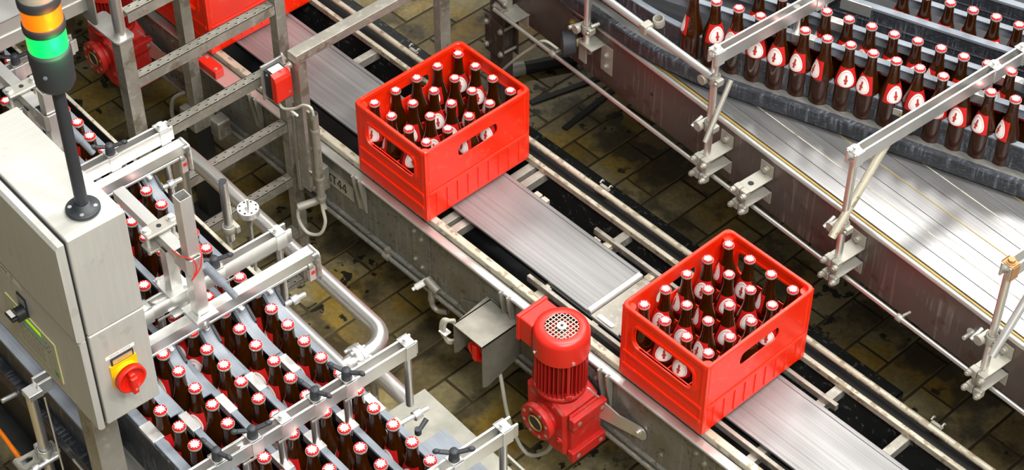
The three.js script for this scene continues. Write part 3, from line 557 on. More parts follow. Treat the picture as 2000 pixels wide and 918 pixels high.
// ------------------------------------------------------------------ bottle table on the right (frame C)
{
  const t = thing('bottle_table', 'wide steel flat top conveyor with brown stained skirt along its near edge', 'conveyor', 'C', [1, 0, -0.4]);
  const X0 = -0.9, X1 = 2.5;
  part(t, 'skirt_panel', [span(X0, X1, 0.805, 0.985, -0.109, -0.106), span(X0, X1, 0.8, 0.806, -0.14, -0.106)], MAT.skirt);
  part(t, 'edge_rail', [rod([X0, 0.99, -0.1085], [X1, 0.99, -0.1085], 0.0085, 12), span(X0, X1, 0.955, 0.992, -0.114, -0.108, 0.001)], MAT.steel);
  part(t, 'wear_edge', span(X0, X1, 0.984, 0.9965, -0.1225, -0.1165), MAT.gold, { label: 'yellowish wear strip' });
  for (let k = 0; k < 9; k++) {
    const z = -0.1235 - 0.0458 * k * 2;
    const l = part(t, 'flat_top_chain', [span(X0, X1, 0.99, 1.0, z - 0.0442, z - 0.0005, 0.001), span(X0, X1, 0.99, 1.0, z - 0.0894, z - 0.0452, 0.001)], MAT.slat, { label: 'shiny flat chain lane' });
    part(l, 'lane_strip', span(X0, X1, 0.985, 1.0004, z - 0.0921, z - 0.0893), k % 2 ? MAT.gold : MAT.rim);
  }
  part(t, 'bed', span(X0, X1, 0.96, 0.984, -1.3, -0.125), MAT.darkMetal);
  part(t, 'far_skirt', span(X0, X1, 0.8, 0.985, -1.303, -1.3), MAT.skirt);
  for (const x of [-0.7, 0.9, 2.3]) for (const z of [-0.9, -1.25]) part(t, 'leg', span(x - 0.03, x + 0.03, 0, 0.97, z - 0.03, z + 0.03), MAT.dull);
  part(t, 'bore', disc([0.505, 0.895, -0.106], [0, 0, 1], 0.006, 0.0008, 16), MAT.black);
  for (const x of [1.71]) part(t, 'stud', [disc([x, 0.915, -0.106], [0, 0, 1], 0.014, 0.003, 20), rod([x, 0.915, -0.106], [x, 0.915, -0.075], 0.006, 10)], MAT.bright);
  for (const [x, y] of [[1.24, 0.86], [1.55, 0.83], [0.62, 0.86], [0.36, 0.83]]) part(t, 'rivet', disc([x, y, -0.106], [0, 0, 1], 0.003, 0.001, 10), MAT.skirt);
  // flat black sheet covering the slats under the bottle lanes, behind the curved guide
  const low = smoothPath([[-0.4, -0.13], [-0.1, -0.1], [0.135, -0.088], [0.25, -0.098], [0.35, -0.1], [0.484, -0.112], [0.635, -0.146], [0.785, -0.201], [0.927, -0.262], [1.188, -0.366], [1.523, -0.5], [1.9, -0.65], [2.3, -0.81]], 60);
  part(t, 'black_sheet', prism([...low.map(([x, z]) => [x, z - 0.03]), [2.3, -1.3], [-0.4, -1.3]], 'y', 1.0005, 1.006), MAT.black, { label: 'flat black sheet below the bottles' });
  // curved guide: two black bands with a grey ledge between
  const g = thing('curved_guide', 'curved black plastic guide with scuffed face and grey ledge sweeping across the table', 'guide rail', 'C', [0.9, 1.0, -0.25]);
  const cut = (a, b) => low.slice(a, b + 1);
  for (const [a, b] of [[0, 34], [34, 60]]) {
    const P = cut(a, b).map((p) => [...p]);
    if (a) { const d = [P[1][0] - P[0][0], P[1][1] - P[0][1]]; const L = Math.hypot(...d); P[0][0] += d[0] / L * 0.0015; P[0][1] += d[1] / L * 0.0015; }
    part(g, 'lower_band', sweep(P, [[0.002, 1.004], [0.004, 1.007], [0.004, 1.048], [0.001, 1.053], [-0.014, 1.053], [-0.014, 1.004]]), MAT.guide);
    part(g, 'ledge', sweep(P, [[-0.012, 1.046], [-0.012, 1.052], [-0.05, 1.053], [-0.05, 1.046]]), MAT.ledge);
    part(g, 'upper_wall', sweep(P, [[-0.04, 1.053], [-0.038, 1.056], [-0.038, 1.128], [-0.04, 1.131], [-0.048, 1.131], [-0.048, 1.053]]), MAT.guide);
    part(g, 'top_flange', sweep(P, [[-0.0385, 1.131], [-0.0385, 1.135], [-0.057, 1.135], [-0.059, 1.132], [-0.059, 1.12], [-0.0485, 1.12]]), MAT.greyPlastic);
  }
  for (let k = 2; k < 60; k += 8) { const [x, z] = low[k]; part(g, 'stay', span(x - 0.008, x + 0.008, 1.0, 1.045, z - 0.045, z - 0.02), MAT.darkMetal); }
  const J = low[34], K = low[35]; const ang = Math.atan2(K[1] - J[1], K[0] - J[0]);
  const jp = part(g, 'joint_plate', new RoundedBoxGeometry(0.055, 0.022, 0.003, 1, 0.001).rotateY(-ang).translate(J[0] - Math.sin(ang) * -0.0365, 1.112, J[1] + Math.cos(ang) * -0.0365), MAT.steel);
  for (const s of [-1, 1]) part(jp, 'screw', disc([J[0] + Math.cos(ang) * 0.016 * s + Math.sin(ang) * 0.035, 1.11, J[1] + Math.sin(ang) * 0.016 * s - Math.cos(ang) * 0.035], [-Math.sin(ang), 0, Math.cos(ang)], 0.005, 0.002, 10), MAT.gold);
}
// bottle rails and lanes crossing the table (frame R)
{
  const X0 = -0.1, X1 = 2.2;
  const rail = (label, z, clamps) => {
    const t = thing('guide_rail', label, 'guide rail', 'R', [0.9, 1.18, z], 'clear bottle rails on the right');
    part(t, 'rail_strip', [span(X0, X1, 1.196, 1.2, z - 0.012, z + 0.008, 0.001), span(X0, X1, 1.168, 1.196, z - 0.004, z + 0.004)], MAT.greyPlastic);
    part(t, 'steel_backing', span(X0, X1, 1.172, 1.194, z - 0.009, z - 0.0045), MAT.steel);
    for (const x of clamps) part(t, 'rail_clamp', [span(x - 0.033, x + 0.033, 1.1995, 1.203, z - 0.014, z + 0.01, 0.001), span(x - 0.033, x + 0.033, 1.175, 1.203, z + 0.008, z + 0.0105, 0.001)], MAT.bright);
  };
  rail('grey bottle rail nearest the curved black guide', 0.0, [0.905, 1.415]);
  rail('second grey bottle rail from the curved guide, with steel clamp saddles', -0.1, [0.955, 1.455]);
  rail('grey bottle rail farthest into the upper right corner', -0.3, [1.0, 1.5]);
  const wall = (label, z) => {
    const t = thing('side_guide', label, 'guide rail', 'R', [0.9, 1.0, z], 'straight grey guides on the right');
    part(t, 'top_flange', span(X0, X1, 1.19, 1.2, z - 0.02, z + 0.002, 0.002), MAT.greyPlastic);
    part(t, 'wall', [span(X0, X1, 1.1, 1.19, z - 0.006, z), span(X0, X1, 1.15, 1.154, z, z + 0.006, 0.001), span(X0, X1, 1.112, 1.15, z, z + 0.004, 0.001)], MAT.guide);
    for (const x of [0.2, 0.9, 1.6]) part(t, 'stay', span(x - 0.01, x + 0.01, 1.0, 1.12, z - 0.016, z - 0.006), MAT.darkMetal);
    part(t, 'joint_plate', span(0.93, 1.02, 1.165, 1.202, z - 0.0, z + 0.0045, 0.001), MAT.bright);
  };
  wall('tall grey guide wall between the bottle lanes at the upper right', -0.205); wall('grey guide wall at the far upper right corner', -0.405);
  const lanes = [[0.05, 0, 'nearest the curved black guide'], [-0.052, 0.02, 'second from the curved black guide'], [-0.25, 0.04, 'beyond the tall grey guide wall']];
  lanes.forEach(([z, off, who]) => {
    let k = 0;
    for (let x = X0 + 0.05 + off; x < X1 - 0.05; x += 0.0648) {
      if (!inView('R', [x, 1.26, z], 24)) continue;
      bottle(`bottle in lane ${who}, ${ORD[k]} from upper left`, 'R', [x, 1.0065, z + rr(-0.003, 0.003)], -0.2 + rr(-1.1, 1.1), 'bottles in the lane ' + who); k++;
    }
  });
}
// posts, brackets, clamp beams along the near edge of the table
const TWOBOLT = (t, x, y, z) => { for (const s of [-1, 1]) { part(t, 'bolt', [...bolts([x + s * 0.024, y, z + 0.004], [0, 0, 1], 1.0), rod([x + s * 0.024, y, z - 0.02], [x + s * 0.024, y, z + 0.004], 0.0085, 12)], MAT.cast); } };
function bracket(t, x) {                                  // pair of shelf plates clamped round the rod and post
  const Zp = -0.106;
  const pl = (y, w) => { const b = part(t, 'bracket_plate', [span(x - w, x + w, y - 0.004, y, Zp, -0.01, 0.001), span(x - w, x + w, y - 0.004, y + 0.04, Zp, Zp + 0.004, 0.001)], MAT.cast); part(t, 'bolt', bolts([x, y + 0.02, Zp + 0.004], [0, 0, 1], 1.35), MAT.cast); return b; };
  pl(0.925, 0.024);
  const q = part(t, 'bracket_plate', [span(x - 0.022, x + 0.026, 0.872, 0.876, Zp, -0.012, 0.001), span(x - 0.022, x + 0.026, 0.83, 0.876, Zp, Zp + 0.004, 0.001)], MAT.cast);
  part(t, 'bolt', bolts([x + 0.006, 0.852, Zp + 0.004], [0, 0, 1], 1.35), MAT.cast);
  for (const y of [0.917, 0.862]) {
    const c = part(t, 'clamp_jaw', [span(x - 0.025, x - 0.001, y - 0.014, y + 0.012, -0.022, -0.002, 0.003), span(x + 0.001, x + 0.025, y - 0.014, y + 0.012, -0.022, -0.002, 0.003)], MAT.cast);
    for (const s of [-1, 1]) part(c, 'clamp_screw', [rod([x + s * 0.02, y, -0.003], [x + s * 0.02, y, 0.008], 0.0085, 12), disc([x + s * 0.02, y, 0.008], [0, 0, 1], 0.006, 0.004, 6)], MAT.cast);
  }
  part(t, 'clamp_block', [span(x - 0.018, x + 0.018, 0.868, 0.912, -0.028, -0.012, 0.003)], MAT.cast);
}
function crossClamp(t, x, y, z, ax) {
  part(t, 'cross_clamp', [lathe([[0.0105, -0.014], [0.0165, -0.014], [0.0165, 0.014], [0.0105, 0.014], [0.0105, -0.014]], 18).translate(x, y, z), span(x - 0.024, x - 0.012, y - 0.012, y + 0.012, z - 0.01, z + 0.02, 0.003), span(x + 0.012, x + 0.026, y - 0.01, y + 0.01, z - 0.012, z + 0.012, 0.003), disc([x - 0.018, y, z + 0.02], [0, 0, 1], 0.0145, 0.012, 16), disc([x + 0.019, y, z + 0.012], [0, 0, 1], 0.005, 0.006, 8)], MAT.cast);
}
const PZ2 = -0.03;
function clampBeam(t, x, y, z0, z1, boltZ, nPosts, rust) {      // two flat bars bolted together, end shoes
  for (const s of [-1, 1]) part(t, 'flat_bar', span(x + s * 0.0125 - 0.003, x + s * 0.0125 + 0.003, y - 0.04, y, z0, z1, 0.001), MAT.steel);
  for (const z of boltZ) {
    const sd = part(t, 'saddle', [span(x - 0.019, x + 0.019, y, y + 0.002, z - 0.014, z + 0.014, 0.0008), span(x + 0.0156, x + 0.0175, y - 0.043, y + 0.002, z - 0.014, z + 0.014), span(x - 0.0175, x - 0.0156, y - 0.043, y + 0.002, z - 0.014, z + 0.014)], rust || MAT.bright);
    part(sd, 'bolt', bolts([x, y + 0.002, z], [0, 1, 0], 1.45), rust || MAT.bright);
  }
  for (const [px, pz, py] of nPosts) part(t, 'post', rod([px, py, pz], [px, y - 0.02, pz], 0.0092, 16), MAT.pipe);
}
{
  const rusty = STD({ color: 0xb78a5c, metalness: 0.45, roughness: 0.6 });
  const one = (label, x, zEnd, posts, bz, rust) => {
    const t = thing('rail_post', label, 'clamp post', 'C', [x, 0.8, -0.05]);
    part(t, 'upright', rod([x, 0.92, PZ2], [x, 1.27, PZ2], 0.0105, 18), MAT.pipe);
    bracket(t, x); clampBeam(t, x, 1.3, zEnd, -0.012, bz, posts, rust); crossClamp(t, x, 1.035, PZ2, 0);
    return t;
  };
  const a = one('clamp post and beam farthest back along the brown skirt', 0.815, -1.0, [[0.81, -0.339, 1.2], [0.804, -0.45, 1.2]], [-0.03, -0.4], null);
  part(a, 'brace_rod', rod([0.845, 1.02, 0.015], [0.815, 1.16, -0.095], 0.0075, 12), MAT.cast);
  crossClamp(a, 0.815, 1.2, PZ2, 0);
  const b = one('middle clamp post and beam with a slanting brace over the slats', 1.315, -1.2, [[1.317, -0.536, 1.2], [1.304, -0.649, 1.2]], [-0.03, -0.545, -0.655], null);
  part(b, 'brace_rod', rod([1.325, 1.035, 0.022], [1.3, 1.255, -0.185], 0.011, 16), MAT.rim);
  const c = one('rusty topped clamp post at the right edge of the picture', 1.815, -0.8, [], [-0.03], rusty);
  part(c, 'brace_rod', rod([1.845, 1.02, 0.0], [1.83, 1.255, -0.185], 0.0105, 16), MAT.bright);
  for (const [t, x] of [[a, 0.815], [b, 1.315], [c, 1.815]]) part(t, 'clamp_pin', rod([x - 0.032, 1.045, -0.03], [x - 0.034, 1.028, 0.005], 0.0055, 10), MAT.bright);
  const s = thing('rod_bracket', 'empty rod bracket with a dark bolt hole between two clamp posts', 'bracket', 'C', [0.972, 0.83, -0.1]);
  bracket(s, 0.972); part(s, 'hole', disc([0.972, 0.925, -0.045], [0, 1, 0], 0.0085, 0.0006, 18), MAT.black);
  // long rail tube to the farthest post, thin rod below the skirt
  const rt = thing('rail_tube', 'pale round tube slanting down to the farthest clamp post', 'tube', 'C', [0.5, 1.2, -0.015]);
  part(rt, 'tube', pipe([-0.3, 1.222, -0.012], [0.822, 1.222, -0.012], 0.0105, 0.002, 18), MAT.bright);
  part(rt, 'ring_clamp', [lathe([[0.011, -0.012], [0.0165, -0.012], [0.0165, 0.012], [0.011, 0.012], [0.011, -0.012]], 20).rotateX(0.2).translate(0.575, 1.236, -0.045), span(0.55, 0.575, 1.208, 1.238, -0.03, 0.004, 0.004)], MAT.cast);
  const rd = thing('support_rod', 'thin polished rod held by brackets below the brown skirt', 'rod', 'C', [0.9, 0.82, -0.06]);
  part(rd, 'rod', rod([-0.12, 0.858, -0.027], [2.3, 0.858, -0.054], 0.0065, 14), MAT.pipe);
  for (const x of [0.155, 1.53, 1.79]) part(rd, 'rod_collar', [lathe([[0.006, -0.008], [0.0105, -0.008], [0.0105, 0.008], [0.006, 0.008], [0.006, -0.008]], 14).rotateZ(Math.PI / 2).translate(x, 0.858, -0.0283 - 0.0112 * x), rod([x, 0.858, -0.04 - 0.0112 * x], [x + 0.003, 0.858, -0.065 - 0.0112 * x], 0.004, 8)], MAT.dull);
  // post with plate and black end knob at the top
  const p = thing('rail_post', 'short post on an angle plate at the top, beside a round black knob', 'clamp post', 'C', [0.27, 0.85, -0.08]);
  part(p, 'angle_plate', [span(0.238, 0.3, 0.945, 0.95, -0.108, -0.052, 0.001), span(0.23, 0.262, 0.87, 0.95, -0.07, -0.065, 0.001), span(0.285, 0.335, 0.85, 0.95, -0.106, -0.103, 0.001)], MAT.cast);
  part(p, 'upright', rod([0.258, 0.95, -0.07], [0.258, 1.25, -0.07], 0.0105, 18), MAT.pipe);
  crossClamp(p, 0.258, 1.0, -0.07); part(p, 'pin', rod([0.236, 1.0, -0.09], [0.222, 1.0, -0.03], 0.006, 10), MAT.cast); part(p, 'pin', rod([0.275, 1.015, -0.07], [0.285, 1.02, -0.12], 0.006, 10), MAT.cast);
  for (const [x, y, z] of [[0.31, 0.915, -0.103], [0.31, 0.875, -0.103], [0.236, 0.88, -0.106]]) bolt(p, [x, y, z], [0, 0, 1], 1.2, MAT.cast);
  const k = thing('end_knob', 'round black plastic knob on the brown skirt', 'knob', 'C', [0.2, 0.9, -0.1]);
  part(k, 'knob_body', [lathe([[0, 0], [0.032, 0], [0.0355, 0.003], [0.0355, 0.038], [0.033, 0.042], [0, 0.042]], 32).rotateX(Math.PI / 2).rotateY(-0.6).translate(0.203, 0.908, -0.076)], MAT.rubber);
  part(k, 'spindle', rod([0.222, 0.912, -0.106], [0.204, 0.912, -0.066], 0.012, 14), MAT.cream);
  part(k, 'hanger_plate', [span(0.15, 0.235, 0.905, 0.97, -0.106, -0.102, 0.001)], MAT.skirt); bolt(k, [0.16, 0.945, -0.102], [0, 0, 1], 1.3, MAT.gold);
  // square leg at the top centre with its clamp plates
  const l = thing('support_column', 'dark square steel leg with bolted clamp plates at the top centre', 'leg', 'C', [-0.13, 0, -0.1]);
  part(l, 'leg_tube', [sqTube([-0.175, 0.5, -0.1], [-0.175, 0.85, -0.1], 0.05, 0.05, 0.003), span(-0.199, -0.151, 0.03, 0.5, -0.124, -0.076)], MAT.skirt);
  part(l, 'cap_glass', span(-0.198, -0.152, 0.834, 0.838, -0.123, -0.077), MAT.black);
  part(l, 'leg_foot', span(-0.215, -0.135, 0, 0.03, -0.14, -0.06), MAT.rubber);
  for (const z of [-0.072, -0.13]) part(l, 'clamp_plate', span(-0.22, -0.13, 0.62, 0.76, z - 0.003, z + 0.003, 0.001), MAT.skirt);
  for (const x of [-0.21, -0.14]) for (const y of [0.645, 0.735]) { part(l, 'clamp_bolt', [rod([x, y, -0.135], [x, y, -0.066], 0.005, 8), ...bolts([x, y, -0.069], [0, 0, 1], 1.2)], MAT.cast); }
  const h = thing('leg_bracket', 'pale clamp bracket joining the square leg to the brown skirt', 'bracket', 'C', [-0.07, 0.8, -0.1]);
  part(h, 'plate', [span(-0.115, -0.045, 0.84, 0.844, -0.115, -0.045, 0.001), span(-0.1, -0.05, 0.79, 0.844, -0.1065, -0.103, 0.001)], MAT.cast);
  part(h, 'jaw', [span(-0.15, -0.105, 0.83, 0.885, -0.09, -0.065, 0.004), rod([-0.155, 0.875, -0.06], [-0.095, 0.875, -0.06], 0.009, 12), rod([-0.155, 0.84, -0.06], [-0.095, 0.84, -0.06], 0.009, 12)], MAT.cast);
  for (const x of [-0.1, -0.15]) for (const y of [0.84, 0.875]) bolt(h, [x, y, -0.055], [0, 0, 1], 1, MAT.cast);
  solo('grey_cable', 'grey cable arching from the thin rod down behind the middle crate', 'cable', 'C', [0.08, 0.7, -0.05], tube([[0.15, 0.86, -0.055], [0.1, 0.865, -0.045], [0.04, 0.8, -0.04], [-0.04, 0.7, -0.035], [-0.1, 0.62, -0.04]], 0.0045, 30, 8), MAT.cable);
  const ft = thing('floor_pipe', 'dark horizontal pipe lying low behind the middle crate', 'pipe', 'C', [-0.58, 0.0, -0.6]);
  part(ft, 'pipe', rod([-0.61, 0.026, -0.545], [-0.535, 0.026, -0.73], 0.024, 16), MAT.darkMetal); part(ft, 'pipe_end', [rod([-0.628, 0.03, -0.5], [-0.609, 0.03, -0.548], 0.028, 18)], MAT.cast);
}
// ------------------------------------------------------------------ bottle conveyor on the left (frame L)
const RAILZ = [1.364, 1.439, 1.529, 1.617, 1.709, 1.79];
{
  const t = thing('bottle_conveyor', 'dark multi lane bottle conveyor at the lower left with pale steel edge plates', 'conveyor', 'L', [0.6, 0, 1.55]);
  const X0 = -1.2, X1 = 2.2;
  for (let k = 0; k < 5; k++) part(t, 'lane_chain', span(X0, X1, 0.99, 1.0, 1.3575 + 0.0889 * k, 1.4425 + 0.0889 * k, 0.001), MAT.black);
  part(t, 'bed', span(X0, X1, 0.93, 0.988, 1.3, 1.84), MAT.darkMetal);
  part(t, 'side_plate', [span(X0, X1, 0.86, 0.985, 1.298, 1.302)], MAT.steel);
  part(t, 'edge_plate', [span(0.98, X1, 0.94, 0.945, 1.12, 1.3, 0.001), span(1.2, X1, 0.945, 0.96, 1.105, 1.112, 0.001)], MAT.hood, { label: 'pale edge plate' });
  part(t, 'grey_inset', span(1.11, 1.34, 0.9455, 0.948, 1.165, 1.25, 0.001), MAT.greyPlastic);
  part(t, 'plate_stay', [span(1.15, 1.2, 0.85, 0.94, 1.2, 1.3), span(1.75, 1.8, 0.85, 0.94, 1.2, 1.3)], MAT.hood);
  for (const x of [-0.8, 0.2, 1.6]) for (const z of [1.36, 1.78]) part(t, 'leg', span(x - 0.025, x + 0.025, 0, 0.93, z - 0.025, z + 0.025), MAT.dull);
  part(t, 'edge_strip', [span(X0, 0.62, 1.094, 1.1, 1.278, 1.288, 0.001)], MAT.rim); part(t, 'edge_wall', span(X0, 0.62, 0.985, 1.094, 1.281, 1.285), MAT.darkMetal);
  part(t, 'outer_wall', span(0.6, X1, 1.04, 1.192, 1.801, 1.806, 0.002), MAT.guide);
  part(t, 'outer_ledge', span(0.6, X1, 1.02, 1.04, 1.801, 1.85, 0.002), MAT.ledge);
  part(t, 'outer_side', span(X0, X1, 0.8, 1.02, 1.848, 1.852), MAT.greyPlastic);
  // guide rails: grey strip, black bottle wear bar, bright saddles
  RAILZ.forEach((z, i) => {
    const who = ['outermost grey bottle rail, nearest the bent steel pipes', 'second grey bottle rail from the bent steel pipes', 'third grey bottle rail from the bent steel pipes', 'fourth grey bottle rail from the bent steel pipes', 'fifth grey bottle rail, next to the black outer wall', 'outer grey rail on top of the black wall below the cabinet'][i];
    const r = thing('guide_rail', who, 'guide rail', 'L', [0.8, 1.18, z], 'grey bottle rails on the left');
    const zz = i === 5 ? [z - 0.012, z + 0.012] : [z - 0.0085, z + 0.0085];
    part(r, 'rail_strip', span(X0, X1, 1.19, 1.2, zz[0], zz[1], 0.0015), MAT.greyPlastic);
    part(r, 'wear_bar', [span(X0, X1, 1.155, 1.189, z - 0.006, z + 0.006, 0.001)], MAT.black);
    const cl = [0.2, 0.66, [0, 0.895, 0.89, 0.9, 0.89, 0.86][i], 1.115, 1.445].filter((x) => x);
    for (const x of cl) if (!(i === 0 && x > 0.7 && x < 1)) part(r, 'rail_saddle', [span(x - 0.03, x + 0.03, 1.1995, 1.202, zz[0] - 0.0025, zz[1] + 0.0025, 0.0008), span(x - 0.03, x + 0.03, 1.18, 1.2, zz[1] + 0.0005, zz[1] + 0.0025), span(x - 0.03, x + 0.03, 1.18, 1.2, zz[0] - 0.0025, zz[0] - 0.0005)], MAT.bright);
    if (i === 0) for (const x of [0.2, 0.725, 1.19]) {      // adjuster rods with collars, outside the line
      const a = part(r, 'adjuster_rod', rod([x, 1.185, z], [x + 0.005, 1.185, z - 0.09], 0.0065, 14), MAT.bright);
      part(a, 'collar', lathe([[0.0065, -0.009], [0.012, -0.009], [0.012, 0.009], [0.0065, 0.009], [0.0065, -0.009]], 18).rotateX(Math.PI / 2).translate(x + 0.004, 1.185, z - 0.06), MAT.bright);
      part(a, 'rod_block', span(x - 0.014, x + 0.014, 1.172, 1.2, z - 0.016, z + 0.004, 0.003), MAT.cast);
    }
    if (i === 0) part(r, 'wing_nut', [rod([1.235, 1.18, z - 0.03], [1.235, 1.196, z - 0.03], 0.008, 12), rod([1.237, 1.19, z - 0.03], [1.228, 1.2, z - 0.06], 0.005, 10, 0.0065)], MAT.rubber);
  });
  // bottles: positions along each lane, from the cap centres seen in the photograph
  const LZ = [1.396, 1.487, 1.577, 1.666, 1.757];
  const who = ['nearest the bent steel pipes', 'second from the bent steel pipes', 'third from the bent steel pipes', 'fourth from the bent steel pipes', 'beside the black outer wall'];
  const starts = [0.643, 0.647, 0.65, 0.664, 0.668];
  LZ.forEach((z, i) => {
    const xs = []; const dx = 0.0652;
    for (let x = starts[i]; x > -0.7; x -= dx) xs.push(x);
    for (let x = starts[i] + dx; x < 1.75; x += dx) xs.push(x);
    xs.sort((a, b) => b - a); let k = 0;
    for (const x of xs) {
      if (!inView('L', [x, 1.26, z], 26)) continue;
      bottle(`bottle in lane ${who[i]}, ${ORD[k]} up from the bottom edge`, 'L', [x, 1.0005, z + rr(-0.004, 0.004)], -0.6 + rr(-1.3, 1.3), 'bottles in the lane ' + who[i]); k++;
    }
  });
  // grey guide with black face at the far lower left
  const g = thing('side_guide', 'black guide with worn grey edge running past below the control cabinet', 'guide rail', 'L', [0.3, 1.0, 1.86]);
  part(g, 'top_flange', span(X0, 0.78, 1.09, 1.1, 1.842, 1.872, 0.002), MAT.greyPlastic);
  part(g, 'wall', [span(X0, 0.78, 1.0, 1.09, 1.86, 1.868)], MAT.guide);
  part(g, 'ledge', [span(X0, 0.78, 0.985, 1.0, 1.86, 1.89, 0.002), span(X0, 0.78, 0.95, 0.985, 1.885, 1.891)], MAT.guide);
  part(g, 'outer_sheet', [span(X0, 1.4, 0.8, 0.95, 1.886, 1.889), span(X0, 1.4, 0.8, 0.804, 1.889, 1.93)], MAT.darkMetal);
  part(g, 'foot', [span(-0.3, -0.25, 0, 0.8, 1.88, 1.92), span(0.6, 0.65, 0, 0.8, 1.88, 1.92)], MAT.dull);
  part(g, 'pin', rod([0.37, 0.97, 1.89], [0.372, 0.975, 1.93], 0.0065, 12), MAT.bright);
}
function wingKnob(t, c, turn) {                            // three armed black lever knob
  const a = (g) => g.rotateY(turn).translate(...c);
  const arm = (s) => [bx(0.03, 0.0075, 0.011, s * 0.024, 0.018, 0, 0.003).rotateZ(s * 0.25), new THREE.SphereGeometry(0.0072, 12, 8).scale(1.2, 0.9, 0.85).translate(s * 0.037, 0.028, 0)];
  part(t, 'wing_knob', [...arm(1), ...arm(-1), lathe([[0, 0], [0.0125, 0], [0.0115, 0.012], [0.0105, 0.024], [0.0085, 0.0285], [0, 0.0295]], 20)].map(a), MAT.rubber, { label: 'black wing knob' });
}
// clamp beams across the lanes
{
  const beam = (label, x, z0, z1, bz, kz, posts, turn) => {
    const t = thing('clamp_bar', label, 'clamp beam', 'L', [x, 1.2, (z0 + z1) / 2]);
    clampBeam(t, x, 1.345, z0, z1, bz, posts.map((z) => [x, z, 1.2]));
    kz.forEach((z, k) => {
      part(t, 'saddle', [span(x - 0.019, x + 0.019, 1.345, 1.347, z - 0.014, z + 0.014, 0.0008), span(x + 0.0156, x + 0.0175, 1.302, 1.347, z - 0.014, z + 0.014), span(x - 0.0175, x - 0.0156, 1.302, 1.347, z - 0.014, z + 0.014)], MAT.bright);
      wingKnob(t, [x, 1.347, z], turn[k % turn.length]);
    });
    for (const z of [...posts]) part(t, 'post_lip', span(x + 0.0155, x + 0.0185, 1.295, 1.3, z - 0.017, z + 0.017), MAT.bright);
    return t;
  };
  const b1 = beam('clamp beam with five black wing knobs crossing the bottles at the bottom', 1.122, 1.25, 1.85, [1.27, 1.607], [1.435, 1.52, 1.685, 1.775], [1.439, 1.529, 1.617, 1.709], [0.5, 0.3, 1.2, 0.2]);
  part(b1, 'post', rod([1.122, 1.13, 1.27], [1.122, 1.33, 1.27], 0.0092, 16), MAT.pipe);
  const b2 = beam('clamp beam cut off by the bottom edge, with one black wing knob', 1.447, 1.235, 1.85, [1.265], [1.4, 1.52, 1.61, 1.7], [1.439, 1.529, 1.617, 1.709], [0.95]);
  part(b2, 'post', rod([1.447, 0.945, 1.265], [1.447, 1.33, 1.265], 0.0092, 16), MAT.pipe);
  const b3 = beam('clamp beam passing behind the upright square tubes and the control cabinet', 0.655, 1.255, 1.85, [1.285, 1.655], [1.46], [1.439, 1.529, 1.617, 1.709], [1.1]);
  part(b3, 'post', rod([0.655, 1.1, 1.285], [0.655, 1.33, 1.285], 0.0092, 16), MAT.pipe);
  const b4 = beam('clamp beam behind the signal beacon pole with one wing knob', 0.172, 1.265, 1.85, [1.29], [1.435], [1.439, 1.529, 1.617, 1.709], [1.1]);
  part(b4, 'post', rod([0.172, 1.0, 1.29], [0.172, 1.33, 1.29], 0.0092, 16), MAT.pipe);
  beam('clamp beam in the upper left corner with one black wing knob', -0.275, 1.265, 1.85, [1.29], [1.435], [1.439, 1.529, 1.617, 1.709], [1.1]);
}
// bottle press bars with rubber strips
function pressBar(label, x, y, z0, z1, strips) {
  const t = thing('press_bar', label, 'press bar', 'L', [x, y, (z0 + z1) / 2]);
  part(t, 'square_bar', sqTube([x, y - 0.014, z0], [x, y - 0.014, z1], 0.028, 0.028), MAT.steel);
  part(t, 'round_bar', rod([x + 0.005, y - 0.042, z0 + 0.006], [x + 0.005, y - 0.042, z1], 0.0055, 12), MAT.bright);
  const e = part(t, 'end_plate', prism(roundRect(x - 0.018, x + 0.032, y - 0.085, y + 0.006, 0.012), 'z', z0 - 0.004, z0), MAT.steel);
  part(e, 'clamp_ring', [lathe([[0.006, -0.006], [0.0115, -0.006], [0.0115, 0.006], [0.006, 0.006], [0.006, -0.006]], 14).rotateX(Math.PI / 2).translate(x + 0.006, y - 0.042, z0 + 0.014)], MAT.cast);
  part(e, 'bolt', bolts([x + 0.012, y - 0.012, z0], [0, 0, 1], 1), MAT.bright);
  part(t, 'clear_block', span(x + 0.004, x + 0.016, y - 0.088, y - 0.046, z0 + 0.003, z0 + 0.02, 0.001), PHY({ color: 0xf4e4e0, transmission: 0.55, roughness: 0.25, thickness: 0.01 }), { label: 'cloudy clear block with a red spot' });
  part(t, 'red_lens', span(x + 0.0155, x + 0.017, y - 0.066, y - 0.056, z0 + 0.006, z0 + 0.016), MAT.red);
  for (const z of strips) {
    const c = [[x - 0.004, y - 0.035], [x + 0.012, y - 0.06], [x + 0.034, y - 0.079], [x + 0.07, y - 0.091], [x + 0.11, y - 0.096], [x + 0.142, y - 0.097]];
    const cu = new THREE.CatmullRomCurve3(c.map(([a, b]) => new THREE.Vector3(a, b, 0))).getPoints(20);
    const band = (w, th, cm, off = 0) => { const pts = [...cm.map((p) => [p.x, p.y + th / 2 + off]), ...[...cm].reverse().map((p) => [p.x, p.y - th / 2 + off])]; return prism(pts, 'z', z - w, z + w); };
    const s = part(t, 'rubber_strip', band(0.0145, 0.003, cu), MAT.greyPlastic, { label: 'grey curved rubber strip' });
    for (const d of [-1, 1]) part(s, 'side_cheek', prism([[x - 0.006, y - 0.046], [x + 0.012, y - 0.05], [x + 0.042, y - 0.077], [x + 0.04, y - 0.088], [x + 0.024, y - 0.086], [x - 0.004, y - 0.062]], 'z', z + d * 0.0175 - 0.003, z + d * 0.0175 + 0.003), MAT.rubber);
    part(s, 'strip_clip', [span(x + 0.002, x + 0.02, y - 0.05, y - 0.042, z - 0.006, z + 0.006, 0.001), disc([x + 0.016, y - 0.046, z], [0.5, 0.86, 0], 0.004, 0.004, 8)], MAT.bright);
  }
  return t;
}
